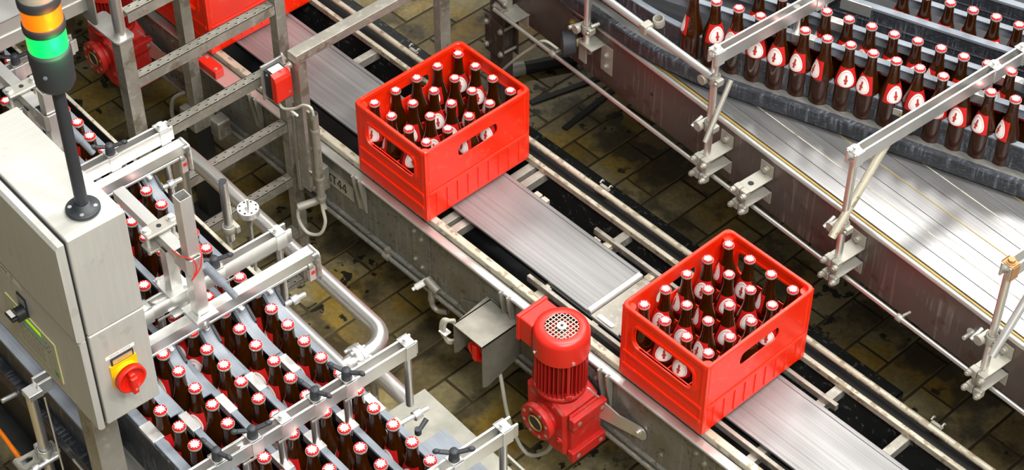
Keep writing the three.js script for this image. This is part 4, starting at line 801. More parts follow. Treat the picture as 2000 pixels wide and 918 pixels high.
{
  const A = pressBar('square press bar with rubber strips reaching over the bottles in front of the cabinet', 0.715, 1.302, 1.235, 1.82, [1.367, 1.449, 1.546, 1.642, 1.722]);
  const B = pressBar('square press bar with rubber strips behind the signal beacon', 0.205, 1.302, 1.255, 1.82, [1.367, 1.449, 1.546, 1.642, 1.722]);
  const hold = (label, x2, x1, zz, yT, wire, hx0) => {
    const t = thing('bar_holder', label, 'holder', 'L', [x2, 1.3, zz]);
    part(t, 'upright_tube', sqTube([x2, 1.312, zz], [x2, yT, zz], 0.03, 0.03), MAT.steel);
    part(t, 'base_plate', [span(x2 - 0.035, x2 + 0.03, 1.3025, 1.31, zz - 0.03, zz + 0.03, 0.001)], MAT.bright);
    part(t, 'bolt', [...bolts([x2 + 0.02, 1.31, zz + 0.018], [0, 1, 0], 0.8), rod([x2 + 0.01, 1.27, zz + 0.0], [x2 + 0.01, 1.302, zz + 0.0], 0.006, 8), disc([x2 + 0.01, 1.268, zz], [0, 1, 0], 0.013, 0.012, 6)], MAT.bright);
    part(t, 'sliding_tube', sqTube([hx0, 1.485, zz + 0.012], [x2 - 0.028, 1.485, zz + 0.012], 0.028, 0.028), MAT.steel);
    part(t, 'strap_bracket', [sweep([[x2 - 0.03, zz - 0.019], [x2 + 0.012, zz - 0.019], [x2 + 0.02, zz - 0.01], [x2 + 0.02, zz + 0.014], [x2 + 0.012, zz + 0.022], [x2 - 0.04, zz + 0.022]], [[-0.0015, 1.45], [0.0015, 1.45], [0.0015, 1.495], [-0.0015, 1.495]])], MAT.steel);
    part(t, 'post_tube', sqTube([x1, 1.352, zz + 0.018], [x1, 1.47, zz + 0.018], 0.028, 0.028), MAT.steel);
    part(t, 'foot_plate', span(x1 - 0.04, x1 + 0.035, 1.3465, 1.352, zz - 0.012, zz + 0.05, 0.001), MAT.bright); part(t, 'under_plate', span(x1 - 0.045, x1 + 0.04, 1.289, 1.294, zz - 0.012, zz + 0.05, 0.001), MAT.bright);
    for (const [dx, dz] of [[-0.03, 0.04], [0.025, 0.0]]) part(t, 'bolt', [...bolts([x1 + dx, 1.352, zz + dz], [0, 1, 0], 1), rod([x1 + dx, 1.29, zz + dz], [x1 + dx, 1.352, zz + dz], 0.004, 8)], MAT.bright);
    for (const y of [1.5, 1.455]) part(t, 'clamp_plate', span(x1 - 0.055, x1 - 0.015, y, y + 0.008, zz - 0.03, zz + 0.055, 0.004), MAT.cast);
    for (const dz of [-0.022, 0.045]) part(t, 'clamp_bolt', [...bolts([x1 - 0.035, 1.508, zz + dz], [0, 1, 0], 1.35), rod([x1 - 0.035, 1.44, zz + dz], [x1 - 0.035, 1.508, zz + dz], 0.0055, 8)], MAT.bright);
    part(t, 'plate_hole', disc([x1 - 0.035, 1.508, zz + 0.012], [0, 1, 0], 0.006, 0.0006, 14), MAT.black);
    part(t, 'spring_pin', [rod([x2 + 0.015, 1.455, zz - 0.02], [x2 + 0.04, 1.4, zz - 0.045], 0.011, 14), rod([x2 + 0.04, 1.4, zz - 0.045], [x2 + 0.058, 1.36, zz - 0.062], 0.008, 12)], MAT.greyPlastic);
    if (wire) part(t, 'red_wire', tube([[x2 - 0.03, 1.5, zz + 0.028], [x2 + 0.0, 1.503, zz + 0.026], [x2 + 0.024, 1.5, zz + 0.01], [x2 + 0.026, 1.465, zz + 0.008], [x2 + 0.018, 1.435, zz + 0.02], [x2 + 0.026, 1.47, zz - 0.004], [x2 + 0.024, 1.505, zz - 0.012], [x2 + 0.0, 1.51, zz - 0.024]], 0.0016, 60, 6), MAT.red);
    return t;
  };
  hold('height holder of square tubes with a red wire wrapped on its bracket', 0.718, 0.645, 1.548, 1.672, true, 0.44);
  hold('height holder of square tubes behind the signal beacon pole', 0.1, 0.03, 1.535, 1.56, false, -0.3);
  // wide channel and rounded plate in the upper left corner
  const t = thing('wide_channel', 'wide pale steel channel across the upper left corner', 'channel', 'L', [-0.28, 1.4, 1.5]);
  part(t, 'channel', [span(-0.345, -0.255, 1.497, 1.5, 1.22, 2.0, 0.001), span(-0.258, -0.255, 1.42, 1.5, 1.22, 2.0), span(-0.345, -0.342, 1.42, 1.5, 1.22, 2.0), span(-0.2545, -0.2525, 1.455, 1.46, 1.22, 2.0)], MAT.steel);
  part(t, 'hole', disc([-0.3, 1.5, 1.5], [0, 1, 0], 0.006, 0.0008, 14), MAT.black);
  part(t, 'end_plate', prism(roundRect(-0.345, -0.215, 1.38, 1.5, 0.03), 'z', 1.216, 1.22), MAT.hood);
  part(t, 'stand', [rod([-0.3, 0, 1.95], [-0.3, 1.497, 1.95], 0.014, 12)], MAT.dull);
}
// ------------------------------------------------------------------ control cabinet, its switches, the beacon
{
  const t = thing('control_cabinet', 'brushed steel control cabinet at the left edge with door, key panel and red switch', 'cabinet', 'L', [0.775, 1.443, 1.875]);
  for (const [a, b] of [[1.713, 1.98], [1.443, 1.711]]) part(t, 'body', [span(0.575, 0.975, a, b, 1.805, 1.934, 0.004)], MAT.cabinet);
  part(t, 'door_seal', span(0.585, 0.967, 1.45, 1.972, 1.93, 1.942), MAT.black);
  const door = part(t, 'door', [prism([[1.942, 1.715], [1.955, 1.7125], [1.961, 1.7185], [1.961, 1.972], [1.955, 1.979], [1.942, 1.979]], 'x', 0.575, 0.977)], MAT.cabinet);
  const low = part(t, 'lower_door', [prism([[1.942, 1.443], [1.951, 1.443], [1.957, 1.449], [1.957, 1.704], [1.951, 1.71], [1.942, 1.71]], 'x', 0.575, 0.977)], MAT.cabinet);
  // membrane key panel
  const kp = canvasTex(512, 330, (g) => {
    g.fillStyle = '#b3b19f'; g.fillRect(0, 0, 512, 330);
    g.fillStyle = '#8fae9c'; g.fillRect(96, 18, 300, 62); g.fillStyle = '#b4e60c'; g.fillRect(106, 28, 280, 34); g.fillStyle = '#7db6b4'; g.fillRect(96, 84, 330, 24);
    g.fillStyle = '#8a8a80'; for (let i = 0; i < 7; i++) g.fillRect(104 + i * 44, 116, 34, 28);
    for (let r = 0; r < 3; r++) for (let i = 0; i < 6; i++) { g.fillStyle = '#99988c'; g.fillRect(104 + i * 44, 164 + r * 48, 34, 36); }
    for (let r = 0; r < 4; r++) for (let i = 0; i < 2; i++) { g.fillStyle = '#a3a295'; g.fillRect(410 + i * 46, 120 + r * 50, 36, 36); }
    g.fillStyle = '#3a3a38'; for (const [x, y] of [[420, 60], [452, 66], [424, 96], [458, 100], [430, 130]]) { g.beginPath(); g.arc(x, y, 8, 0, 7); g.fill(); }
    g.fillStyle = '#16a052'; g.fillRect(452, 268, 44, 48);
    g.fillStyle = '#a8f51a'; for (const x of [166, 226]) { g.beginPath(); g.arc(x, 158, 7, 0, 7); g.fill(); }
  });
  const kpanel = part(t, 'key_panel', [span(0.659, 0.857, 1.486, 1.608, 1.957, 1.9605, 0.0015)], MAT.cream, { label: 'key panel with a cream frame and lime display' });
  part(kpanel, 'membrane', new THREE.PlaneGeometry(0.188, 0.114).translate(0.758, 1.547, 1.9608), STD({ map: kp, roughness: 0.45 }), { uv: true });
  part(kpanel, 'display', span(0.697, 0.8, 1.588, 1.597, 1.9608, 1.9614), STD({ color: 0x9ee000, emissive: 0x9ee000, emissiveIntensity: 0.5, roughness: 0.4 }));
  // selector switch with its plate
  const sel = part(t, 'selector_switch', [span(0.722, 0.758, 1.605, 1.66, 1.957, 1.96, 0.001), rod([0.738, 1.612, 1.957], [0.738, 1.612, 1.979], 0.0165, 20)], MAT.black);
  part(sel, 'selector_lever', [bx(0.034, 0.009, 0.016, 0.733, 1.612, 1.985, 0.003).rotateZ(0)], MAT.black);
  part(sel, 'white_mark', span(0.719, 0.742, 1.6162, 1.6172, 1.98, 1.99), MAT.white);
  part(sel, 'name_plate', span(0.727, 0.753, 1.635, 1.654, 1.96, 1.9608), MAT.greyPlastic);
  part(t, 'small_plate', span(0.58, 0.612, 1.6, 1.63, 1.957, 1.9605, 0.001), MAT.dull);
  const lab = canvasTex(512, 64, (g) => { g.fillStyle = '#d6d6cc'; g.fillRect(0, 0, 512, 64); g.fillStyle = '#1c1c1c'; g.font = 'bold 44px sans-serif'; g.textBaseline = 'middle'; g.fillText('ner  VKK  II', 190, 34); });
  part(low, 'label_strip', new THREE.PlaneGeometry(0.19, 0.02).translate(0.655, 1.692, 1.9575), STD({ map: lab, roughness: 0.5 }), { uv: true });
  // main switch on the end face
  const sw = part(t, 'main_switch', [prism([[1.843, 1.603], [1.905, 1.603], [1.905, 1.54], [1.843, 1.54]].map(([z, y]) => [z, y]), 'x', 0.975, 0.979)], MAT.yellow, { label: 'yellow plate with a red rotary handle' });
  part(sw, 'dial_collar', rod([0.979, 1.567, 1.874], [0.992, 1.567, 1.874], 0.031, 32), MAT.yellow);
  part(sw, 'red_handle', [lathe([[0.0, 0.0], [0.0335, 0.0], [0.0335, 0.012], [0.031, 0.014], [0.0265, 0.013], [0.025, 0.004], [0, 0.003]], 36).rotateZ(-Math.PI / 2).translate(0.992, 1.567, 1.874), bx(0.02, 0.052, 0.015, 1.002, 1.562, 1.874, 0.004).translate(-0, 0, 0)], MAT.redHandle);
  part(sw, 'pointer', prism([[1.866, 1.58], [1.882, 1.58], [1.88, 1.533], [1.868, 1.533]], 'x', 0.998, 1.016, 0.003), MAT.redHandle);
  part(sw, 'set_screw', disc([1.016, 1.548, 1.874], [1, 0, 0], 0.0025, 0.0006, 10), MAT.bright);
  part(sw, 'name_holder', [span(0.975, 0.978, 1.603, 1.622, 1.847, 1.9, 0.0008)], MAT.black);
  part(sw, 'name_card', new THREE.PlaneGeometry(0.046, 0.014).rotateY(Math.PI / 2).translate(0.9784, 1.6125, 1.8735), STD({ map: canvasTex(256, 78, (g) => { g.fillStyle = '#c9a868'; g.fillRect(0, 0, 256, 78); g.fillStyle = '#a98f80'; g.fillRect(0, 0, 256, 22); g.fillStyle = '#7d6440'; g.font = '24px sans-serif'; g.fillText('Hauptschalter', 50, 56); }), roughness: 0.5 }), { uv: true });
  const l2 = canvasTex(512, 80, (g) => { g.fillStyle = '#eceae6'; g.fillRect(0, 0, 512, 80); g.fillStyle = '#33302e'; g.font = '52px sans-serif'; g.textAlign = 'center'; g.textBaseline = 'middle'; g.fillText('LEEL05.110/F10', 256, 42, 470); });
  part(t, 'label_strip', new THREE.PlaneGeometry(0.068, 0.0105).rotateY(Math.PI / 2).translate(0.9755, 1.6295, 1.8755), STD({ map: l2, roughness: 0.5 }), { uv: true, label: 'white strip reading LEEL05.110/F10' });
  // stand post of the cabinet
  const s = thing('cabinet_stand', 'square steel post carrying the control cabinet', 'post', 'L', [0.83, 0, 1.9]);
  part(s, 'post', span(0.8, 0.86, 0, 1.443, 1.862, 1.922, 0.003), MAT.dull);
  part(s, 'foot_plate', span(0.74, 0.92, 0, 0.012, 1.8, 1.98), MAT.dull);
  // beacon
  const b = thing('signal_beacon', 'signal beacon with orange and green lenses on a black pole', 'signal light', 'L', [0.921, 1.98, 1.864]);
  const at = (g) => g.translate(0.921, 0, 1.864);
  part(b, 'foot_flange', [at(lathe([[0, 1.981], [0.0325, 1.981], [0.0335, 1.983], [0.0335, 1.988], [0.031, 1.99], [0.0165, 1.991], [0.0145, 2.0], [0, 2.0]], 36))], MAT.pole);
  for (let k = 0; k < 4; k++) { const a = rad(35 + 90 * k); part(b, 'screw', [disc([0.921 + 0.0245 * Math.cos(a), 1.9893, 1.864 + 0.0245 * Math.sin(a)], [0, 1, 0], 0.0042, 0.0015, 12)], MAT.bright); }
  part(b, 'pole', at(new THREE.CylinderGeometry(0.0123, 0.0123, 0.31, 24).translate(0, 2.145, 0)), MAT.pole);
  part(b, 'base_housing', [at(lathe([[0.012, 2.292], [0.032, 2.296], [0.0365, 2.305], [0.038, 2.35], [0.039, 2.352], [0.039, 2.374], [0.036, 2.383], [0, 2.383]], 40))], MAT.rubber);
  const lens = (n, y0, y1, c, e) => part(b, n, at(lathe([[0.0355, y0], [0.036, y0 + 0.002], [0.036, y1 - 0.002], [0.0355, y1]], 40)), PHY({ color: c, emissive: c, emissiveIntensity: e, roughness: 0.25, clearcoat: 0.5 }));
  lens('green_lens', 2.383, 2.424, 0x00d860, 0.85); lens('orange_lens', 2.441, 2.479, 0xff7a08, 0.5);
  for (const [y0, y1] of [[2.424, 2.441], [2.479, 2.499]]) part(b, 'black_ring', at(lathe([[0.034, y0], [0.038, y0 + 0.001], [0.0385, (y0 + y1) / 2], [0.038, y1 - 0.001], [0.034, y1]], 40)), MAT.rubber);
  part(b, 'top_dome', at(lathe([[0.036, 2.499], [0.036, 2.53], [0.03, 2.54], [0, 2.543]], 36)), STD({ color: 0xa8a392, roughness: 0.4 }));
  const gl = new THREE.PointLight(0x20e070, 0.02, 1.5); gl.position.set(0.06, 0.42, 0); b.add(gl); const ol = new THREE.PointLight(0xff8020, 0.015, 1.5); ol.position.set(0.06, 0.48, 0); b.add(ol);
  part(b, 'screw', disc([0.921, 2.34, 1.864].map((v, i) => v + [0.024, 0, 0.0285][i]), [0.63, 0, 0.77], 0.004, 0.002, 10), MAT.greyPlastic);
  // pieces below the cabinet, at the lower left
  const c = thing('clamp_post', 'round clamp post with cross clamp at the lower left, below the key panel', 'clamp post', 'L', [0.58, 0.7, 1.93]);
  part(c, 'upright', rod([0.555, 0.72, 1.925], [0.555, 1.165, 1.925], 0.0125, 18), MAT.pipe);
  part(c, 'top_hook', [span(0.537, 0.573, 1.152, 1.17, 1.9, 1.937, 0.002), span(0.532, 0.539, 1.14, 1.182, 1.867, 1.905, 0.001), span(0.552, 0.559, 1.14, 1.178, 1.867, 1.905, 0.001)], MAT.bright);
  part(c, 'cross_clamp', [lathe([[0.0125, -0.015], [0.0195, -0.015], [0.0195, 0.015], [0.0125, 0.015], [0.0125, -0.015]], 18).translate(0.555, 0.95, 1.925), rod([0.572, 0.935, 1.9], [0.572, 0.935, 2.01], 0.007, 12), lathe([[0.007, -0.008], [0.0125, -0.008], [0.0125, 0.008], [0.007, 0.008], [0.007, -0.008]], 14).rotateX(Math.PI / 2).translate(0.572, 0.935, 1.965), span(0.525, 0.542, 0.935, 0.965, 1.91, 1.94, 0.004)], MAT.bright);
  part(c, 'foot', rod([0.555, 0, 1.925], [0.555, 0.72, 1.925], 0.0125, 12), MAT.dull);
  const k = thing('rod_bracket', 'forked grey bracket on the conveyor side at the lower left corner', 'bracket', 'L', [0.54, 0.9, 1.9]);
  part(k, 'arm', [prism([[0.52, 1.89], [0.56, 1.89], [0.56, 1.985], [0.545, 1.99], [0.543, 1.955], [0.533, 1.95], [0.527, 1.96], [0.53, 1.99], [0.517, 1.985]], 'y', 0.93, 0.935), rod([0.512, 0.925, 1.985], [0.565, 0.925, 1.985], 0.009, 12)], MAT.cast);
  part(k, 'knuckle', [span(0.515, 0.54, 0.86, 0.92, 1.965, 1.99, 0.006), span(0.545, 0.57, 0.87, 0.92, 1.96, 1.985, 0.006)], MAT.greyPlastic);
  bolt(k, [0.558, 0.935, 1.9], [0, 1, 0], 1.2);
  solo('orange_cable', 'bright orange cable running down past the lower left corner', 'cable', 'L', [0.4, 0.8, 1.97], tube([[0.15, 0.86, 1.95], [0.36, 0.86, 1.95], [0.47, 0.85, 1.955], [0.56, 0.82, 1.95], [0.66, 0.8, 1.94]], 0.006, 40, 10), MAT.orangeCable);
  solo('purple_cable', 'dull purple cable lying under the orange one at the lower left', 'cable', 'L', [0.4, 0.6, 2.0], tube([[0.2, 0.75, 2.0], [0.42, 0.7, 2.02], [0.6, 0.55, 2.05], [0.9, 0.5, 2.08]], 0.005, 30, 8), MAT.purpleCable);
  [[[0.1, 0.72, 1.98], [0.36, 0.74, 1.99], [0.44, 0.68, 2.0], [0.5, 0.5, 2.02], [0.62, 0.2, 2.05]], [[0.2, 0.6, 2.02], [0.42, 0.72, 2.03], [0.5, 0.62, 2.03], [0.56, 0.4, 2.0], [0.7, 0.1, 2.0]]].forEach((p, i) => solo('black_cable', ['black cable sagging in the dark lower left corner', 'second black cable sagging below the forked bracket'][i], 'cable', 'L', p[2], tube(p, 0.008, 40, 8), MAT.black));
  solo('grey_hose', 'pale grey hose along the floor at the lower left corner', 'hose', 'L', [0.7, 0.3, 2.1], tube([[0.2, 0.35, 2.12], [0.6, 0.3, 2.1], [1.0, 0.25, 2.1]], 0.009, 30, 8), MAT.cable);
  solo('wire_stay', 'thin steel wire running down in front of the cabinet post', 'wire', 'L', [0.7, 1.2, 1.95], rod([0.705, 1.3, 1.95], [0.705, 0.7, 1.95], 0.0022, 8), MAT.bright);
  const wb = thing('wire_bail', 'bent bright wire bail beside the cabinet post', 'wire', 'L', [0.7, 0.9, 1.9]);
  part(wb, 'bail', tube([[0.66, 1.0, 1.9], [0.665, 1.01, 1.905], [0.74, 1.0, 1.9], [0.75, 0.99, 1.89]], 0.003, 20, 6), MAT.bright); part(wb, 'wing_nut', [rod([0.64, 0.87, 1.93], [0.68, 0.85, 1.93], 0.007, 10), bx(0.03, 0.012, 0.03, 0.67, 0.852, 1.925, 0.004)], MAT.rubber);
}
// ------------------------------------------------------------------ bent steel pipes between the lines
{
  const t = thing('steel_pipe', 'wide polished pipe with a hairpin bend and bolted flange beside the bottles', 'pipe', 'L', [0.4, 0.9, 1.06]);
  const y = 0.9, z1 = 1.06, R = 0.065;
  part(t, 'bent_pipe', tube([[-0.2, 0.4, z1], [-0.2, y - 0.12, z1], [-0.19, y - 0.035, z1], [-0.165, y - 0.01, z1], [-0.08, y, z1], [0.2, y, z1], [0.66, y, z1], [0.7, y, z1], ...arc(0.7, z1 + R, R, -80, 0, 6).map(([x, z]) => [x, y, z]), [0.765, y, z1 + R + 0.03]], 0.0225, 90, 20), MAT.pipe);
  part(t, 'flange', [rod([0.765, y, z1 + 0.088], [0.765, y, z1 + 0.1], 0.038, 28), rod([0.765, y, z1 + 0.102], [0.765, y, z1 + 0.114], 0.038, 28)], MAT.bright);
  for (let k = 0; k < 6; k++) { const a = rad(30 + 60 * k); part(t, 'flange_bolt', [rod([0.765 + 0.031 * Math.cos(a), y + 0.031 * Math.sin(a), z1 + 0.08], [0.765 + 0.031 * Math.cos(a), y + 0.031 * Math.sin(a), z1 + 0.122], 0.0055, 6)], MAT.bright); }
  part(t, 'lower_pipe', [rod([0.28, y, 1.212], [0.78, y, 1.212], 0.0225, 24), new THREE.SphereGeometry(0.0225, 20, 12).translate(0.28, y, 1.212), rod([0.28, y, 1.212], [0.28, 0.4, 1.212], 0.0225, 18), rod([0.765, y, 1.17], [0.765, y, 1.212], 0.0225, 20)], MAT.pipe);
  part(t, 'elbow', tube([[0.78, y, 1.212], [0.8, y, 1.213], [0.815, y - 0.015, 1.216], [0.82, y - 0.05, 1.22], [0.82, y - 0.16, 1.22]], 0.0225, 40, 18), MAT.pipe);
  for (const [x, z] of [[-0.2, z1], [0.28, 1.212]]) part(t, 'pipe_stand', rod([x, 0, z], [x, 0.42, z], 0.03, 14), MAT.dull);
  const p = thing('steel_pipe', 'straight polished pipe running on under the clamp beams to the bottom edge', 'pipe', 'L', [1.2, 0.8, 1.1]);
  part(p, 'pipe', rod([0.68, 0.8, 1.103], [2.4, 0.8, 1.103], 0.0225, 24), MAT.pipe);
  part(p, 'branch', [rod([0.82, 0.74, 1.22], [0.82, 0.7, 1.22], 0.0225, 20), rod([0.8, 0.72, 1.215], [1.05, 0.72, 1.215], 0.0225, 20), new THREE.SphereGeometry(0.024, 16, 10).translate(0.815, 0.72, 1.218)], MAT.pipe);
  part(p, 'clamp_ring', [lathe([[0.0225, -0.008], [0.031, -0.008], [0.031, 0.008], [0.0225, 0.008], [0.0225, -0.008]], 24).rotateZ(Math.PI / 2).translate(0.98, 0.72, 1.215)], MAT.bright);
  part(p, 'pipe_stand', [rod([0.74, 0, 1.103], [0.74, 0.78, 1.103], 0.011, 10), rod([0.74, 0.69, 1.103], [0.85, 0.69, 1.215], 0.01, 8)], MAT.dull); part(p, 'pipe_stand', rod([1.9, 0, 1.103], [1.9, 0.78, 1.103], 0.011, 10), MAT.dull);
  const r = thing('sensor_rod', 'short dark topped round rod standing beside the round flange', 'rod', 'L', [0.385, 1.1, 1.25]);
  part(r, 'rod', rod([0.378, 1.09, 1.255], [0.378, 1.288, 1.255], 0.0115, 18), MAT.pipe);
  part(r, 'end_cap', rod([0.378, 1.286, 1.255], [0.378, 1.2895, 1.255], 0.0108, 18), MAT.rubber);
  part(r, 'clamp', [lathe([[0.0115, -0.009], [0.019, -0.009], [0.019, 0.009], [0.0115, 0.009], [0.0115, -0.009]], 16).translate(0.378, 1.13, 1.255), span(0.355, 0.4, 1.118, 1.14, 1.235, 1.247, 0.002), rod([0.378, 1.0, 1.262], [0.378, 1.12, 1.262], 0.008, 8), span(0.365, 0.391, 1.0, 1.006, 1.25, 1.3)], MAT.cast);
  const f = thing('round_flange', 'round bolted flange with a thin upright pin on a forked stem', 'flange', 'L', [0.36, 0.95, 1.18]);
  part(f, 'disc', [lathe([[0, 0], [0.0245, 0], [0.0285, 0.003], [0.0285, 0.02], [0.0275, 0.022], [0, 0.022]], 32).translate(0.37, 1.13, 1.19)], MAT.bright);
  for (let k = 0; k < 8; k++) { const a = rad(45 * k + 10); part(f, 'bolt_hole', disc([0.37 + 0.022 * Math.cos(a), 1.152, 1.19 + 0.022 * Math.sin(a)], [0, 1, 0], 0.0028, 0.0006, 10), MAT.black); }
  part(f, 'bolt', bolts([0.37, 1.152, 1.19], [0, 1, 0], 1.1), MAT.bright); part(f, 'pin', rod([0.385, 1.152, 1.197], [0.385, 1.195, 1.197], 0.003, 8), MAT.bright);
  part(f, 'stem', [prism([[0.352, 1.13], [0.388, 1.13], [0.376, 1.09], [0.374, 0.925], [0.366, 0.925], [0.364, 1.09]], 'z', 1.187, 1.193), span(0.355, 0.385, 0.92, 0.926, 1.18, 1.24)], MAT.cast);
}
// ------------------------------------------------------------------ step ladder, portal, light barrier (frame M)
{
  const t = thing('step_ladder', 'upright steel ladder with perforated rungs standing between the two lines', 'ladder', 'M', [-0.31, 0, 0.88]);
  const H = [0.0225, 0.245, 0.4675, 0.69, 0.9125, 1.135, 1.3575], xr = -0.31;
  part(t, 'stile', sqTube([xr, 0.0, 0.622], [xr, 1.715, 0.622], 0.034, 0.034), MAT.dull);
  part(t, 'stile', [sqTube([xr + 0.0, 0.0, 1.125], [xr + 0.0, 1.28, 1.125], 0.04, 0.04)], MAT.dull);
  part(t, 'handrail_post', [rod([xr, 1.286, 1.125], [xr, 1.8, 1.125], 0.0165, 20)], MAT.pipe);
  part(t, 'top_plate', prism(roundRect(xr - 0.12, xr + 0.025, 1.095, 1.155, 0.012), 'y', 1.28, 1.286), MAT.steel);
  for (const y of H) {
    const holes = [], rings = []; const z0 = 0.641, z1 = 1.104;
    for (let k = 0; k < 14; k++) for (const s of [0, 1]) { const z = z0 + 0.012 + 0.033 * k + 0.0165 * s, x = xr - 0.0075 + 0.015 * s; if (z > z1 - 0.008) continue; holes.push(circlePath(x, z, 0.0036, 10)); rings.push(lathe([[0.0036, -0.002], [0.0036, 0.0008], [0.0046, 0.0006], [0.0056, 0]], 10).translate(x, y + 0.0002, z)); }
    const r = part(t, 'rung', [prism(roundRect(xr - 0.016, xr + 0.016, z0, z1, 0.001, 1), 'y', y - 0.002, y, 0, holes.map((h) => h.reverse())), span(xr + 0.014, xr + 0.016, y - 0.033, y, z0, z1), span(xr - 0.016, xr - 0.014, y - 0.033, y, z0, z1)], MAT.dull);
    part(r, 'grip_holes', rings, MAT.dull, { kind: 'stuff' });
  }
  // the walkway the ladder leads up to, just above the picture: it shades the upper left
  const br = thing('walkway', 'steel crossing walkway that the ladder leads up to', 'walkway', 'M', [-0.9, 1.75, 0.4]);
  part(br, 'deck', span(-1.75, -0.55, 1.72, 1.75, -0.45, 1.15, 0.004), MAT.dull);
  for (const x of [-1.75, -0.6]) part(br, 'edge_beam', span(x, x + 0.05, 1.62, 1.72, -0.45, 1.15), MAT.dull); part(br, 'ladder_tie', span(-0.56, -0.3, 1.68, 1.715, 0.6, 0.64), MAT.dull);
  for (const [x, z] of [[-1.72, 1.1], [-1.72, -0.42]]) part(br, 'column', span(x - 0.02, x + 0.02, 0, 1.62, z - 0.02, z + 0.02), MAT.dull);
  // second upright beyond, with the leg clamp of the crate line
  const q = thing('square_post', 'brownish square post behind the ladder at the crate line side', 'post', 'M', [-0.76, 0, 0.66]);
  part(q, 'post', sqTube([-0.765, 0.45, 0.655], [-0.765, 1.7, 0.655], 0.036, 0.04), MAT.dull);
  part(q, 'leg', [span(-0.79, -0.73, 0.02, 0.45, 0.63, 0.69, 0.003)], MAT.darkMetal);
  for (const g of [span(-0.8, -0.72, 0.4, 0.47, 0.62, 0.7, 0.006), span(-0.73, -0.68, 0.36, 0.43, 0.59, 0.64, 0.006), span(-0.74, -0.7, 0.2, 0.24, 0.58, 0.68, 0.004)]) part(q, 'clamp', g, MAT.dull);
  part(q, 'strap', tube([[-0.81, 0.5, 0.66], [-0.84, 0.47, 0.69], [-0.84, 0.38, 0.7], [-0.81, 0.35, 0.68]], 0.007, 20, 8), MAT.dull);
  part(q, 'foot', span(-0.82, -0.7, 0, 0.02, 0.6, 0.72), MAT.darkMetal);
  // portal over the crate line
  const p = thing('portal_frame', 'square tube portal frame spanning the crate conveyor in front of the ladder', 'frame', 'M', [-0.2, 0.5, 0.4]);
  part(p, 'front_post', [sqTube([-0.2, 0.5, 0.645], [-0.2, 1.0, 0.645], 0.03, 0.04)], MAT.dull);
  part(p, 'crossbar', [span(-0.22, -0.18, 1.0, 1.03, 0.085, 0.665, 0.002)], MAT.dull);
  part(p, 'rear_post', [sqTube([-0.2, 0.67, 0.103], [-0.2, 1.0, 0.103], 0.04, 0.03)], MAT.dull);
  part(p, 'foot_bracket', span(-0.225, -0.18, 0.47, 0.56, 0.585, 0.625, 0.002), MAT.dull); part(p, 'foot_bracket', span(-0.225, -0.18, 0.62, 0.68, 0.078, 0.09, 0.002), MAT.dull); part(p, 'side_bar', span(-0.235, -0.223, 0.48, 0.78, 0.605, 0.665, 0.001), MAT.dull);
  part(p, 'hinge_bolt', [tube([[-0.224, 1.0, 0.67], [-0.226, 1.02, 0.68], [-0.218, 1.03, 0.685], [-0.208, 1.0, 0.685]], 0.004, 14, 8), ...bolts([-0.21, 0.985, 0.665], [0, 0, 1], 1.2)], MAT.bright);
  part(p, 'channel_side', [sweep([[-0.24, 0.612], [-0.255, 0.612], [-0.255, 0.64], [-0.24, 0.64]], [[-0.001, 0.6], [0.001, 0.6], [0.001, 0.8], [-0.001, 0.8]])], MAT.dull);
  // light barrier box
  const s = thing('light_barrier', 'red and black light barrier sensor on the portal post', 'sensor', 'M', [-0.23, 0.93, 0.7]);
  part(s, 'back_plate', span(-0.262, -0.256, 0.86, 0.985, 0.655, 0.735, 0.001), MAT.steel);
  part(s, 'black_housing', [span(-0.256, -0.222, 0.875, 0.972, 0.672, 0.728, 0.003), span(-0.252, -0.23, 0.862, 0.876, 0.69, 0.715, 0.002)], MAT.black);
  part(s, 'red_front', [prism([[-0.2225, 0.974], [-0.206, 0.966], [-0.2, 0.955], [-0.2, 0.884], [-0.206, 0.874], [-0.2225, 0.874]], 'z', 0.671, 0.7285, 0.001)], MAT.red);
  part(s, 'white_label', span(-0.247, -0.222, 0.974, 0.9748, 0.68, 0.72), MAT.white);
  part(s, 'screw', disc([-0.24, 0.962, 0.728], [0, 0, 1], 0.004, 0.001, 10), MAT.bright); part(s, 'screw', disc([-0.2, 0.9, 0.682], [1, 0, 0], 0.004, 0.001, 10), MAT.greyPlastic);
  part(s, 'mount_arm', span(-0.262, -0.225, 0.9, 0.94, 0.64, 0.657, 0.001), MAT.steel);
  const c = thing('conduit_tube', 'worn conduit tube strapped beside the portal post with a cable loop below', 'conduit', 'M', [-0.107, 0.5, 0.677]);
  part(c, 'tube', pipe([-0.115, 0.515, 0.668], [-0.115, 0.862, 0.668], 0.0125, 0.0015, 18), MAT.dull);
  for (const y of [0.53, 0.61, 0.8]) part(c, 'collar', lathe([[0.0125, -0.006], [0.0145, -0.006], [0.0145, 0.006], [0.0125, 0.006], [0.0125, -0.006]], 18).translate(-0.115, y, 0.668), MAT.cast);
  part(c, 'side_strip', [span(-0.16, -0.135, 0.52, 0.84, 0.655, 0.662, 0.001), span(-0.21, -0.115, 0.57, 0.585, 0.653, 0.657)], MAT.dull); bolt(c, [-0.147, 0.7, 0.662], [0, 0, 1], 0.9, MAT.dull); bolt(c, [-0.15, 0.54, 0.662], [0, 0, 1], 1.1, MAT.dull);
  part(c, 'lower_stub', [pipe([-0.15, 0.485, 0.66], [-0.18, 0.47, 0.71], 0.0125, 0.0015, 16), rod([-0.13, 0.49, 0.655], [-0.12, 0.47, 0.655], 0.008, 10)], MAT.cast);
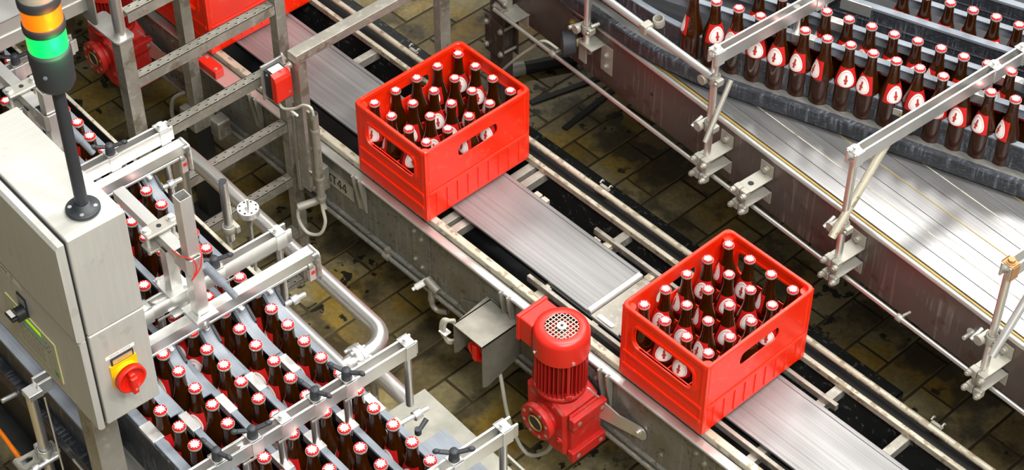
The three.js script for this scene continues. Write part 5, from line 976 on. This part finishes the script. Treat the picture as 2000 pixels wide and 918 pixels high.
  part(c, 'loop_cable', tube([[-0.115, 0.53, 0.668], [-0.112, 0.49, 0.67], [-0.098, 0.44, 0.675], [-0.11, 0.395, 0.69], [-0.15, 0.38, 0.705], [-0.18, 0.415, 0.712], [-0.182, 0.46, 0.708], [-0.175, 0.473, 0.698]], 0.0055, 50, 10), MAT.cable);
  part(c, 'upper_cable', tube([[-0.24, 0.865, 0.705], [-0.22, 0.835, 0.7], [-0.18, 0.85, 0.685], [-0.15, 0.875, 0.675], [-0.122, 0.88, 0.67], [-0.116, 0.85, 0.668]], 0.0045, 40, 8), MAT.cable);
  part(c, 'white_tie', span(-0.205, -0.165, 0.83, 0.836, 0.685, 0.692, 0.001), MAT.white);
  // small red sensor on the rim
  const d = thing('small_sensor', 'small red sensor with two screws on the conveyor rim behind the ladder', 'sensor', 'M', [-0.72, 0.62, 0.59]);
  part(d, 'mount', [span(-0.8, -0.62, 0.61, 0.616, 0.575, 0.63, 0.001)], MAT.steel);
  part(d, 'housing', [prism([[-0.765, 0.59], [-0.69, 0.59], [-0.672, 0.597], [-0.672, 0.628], [-0.765, 0.628]].map((q2) => q2), 'y', 0.616, 0.644, 0.002)], MAT.red);
  for (const [x, z] of [[-0.752, 0.6], [-0.686, 0.615]]) part(d, 'screw', disc([x, 0.644, z], [0, 1, 0], 0.006, 0.002, 14), MAT.bright);
  part(d, 'gland', rod([-0.765, 0.632, 0.61], [-0.8, 0.632, 0.61], 0.009, 10), MAT.dull);
  // two thin dark flat stripes lying on the floor at the right
  [['dark flat stripe on the floor, left one of the pair under the skirt', -0.458, -0.511, -0.417, -0.739], ['dark flat stripe on the floor, right one of the pair under the skirt', -0.296, -0.516, -0.335, -0.728]].forEach(([l, x0, z0, x1, z1]) => { const L = Math.hypot(x1 - x0, z1 - z0), a = Math.atan2(-(z1 - z0), x1 - x0); solo('floor_stripe', l, 'stripe', 'C', [(x0 + x1) / 2, 0, (z0 + z1) / 2], new THREE.BoxGeometry(L + 0.1, 0.008, 0.022).rotateY(a).translate((x0 + x1) / 2, 0.0055, (z0 + z1) / 2), MAT.darkMetal); });
}
renderer.render(scene, camera);
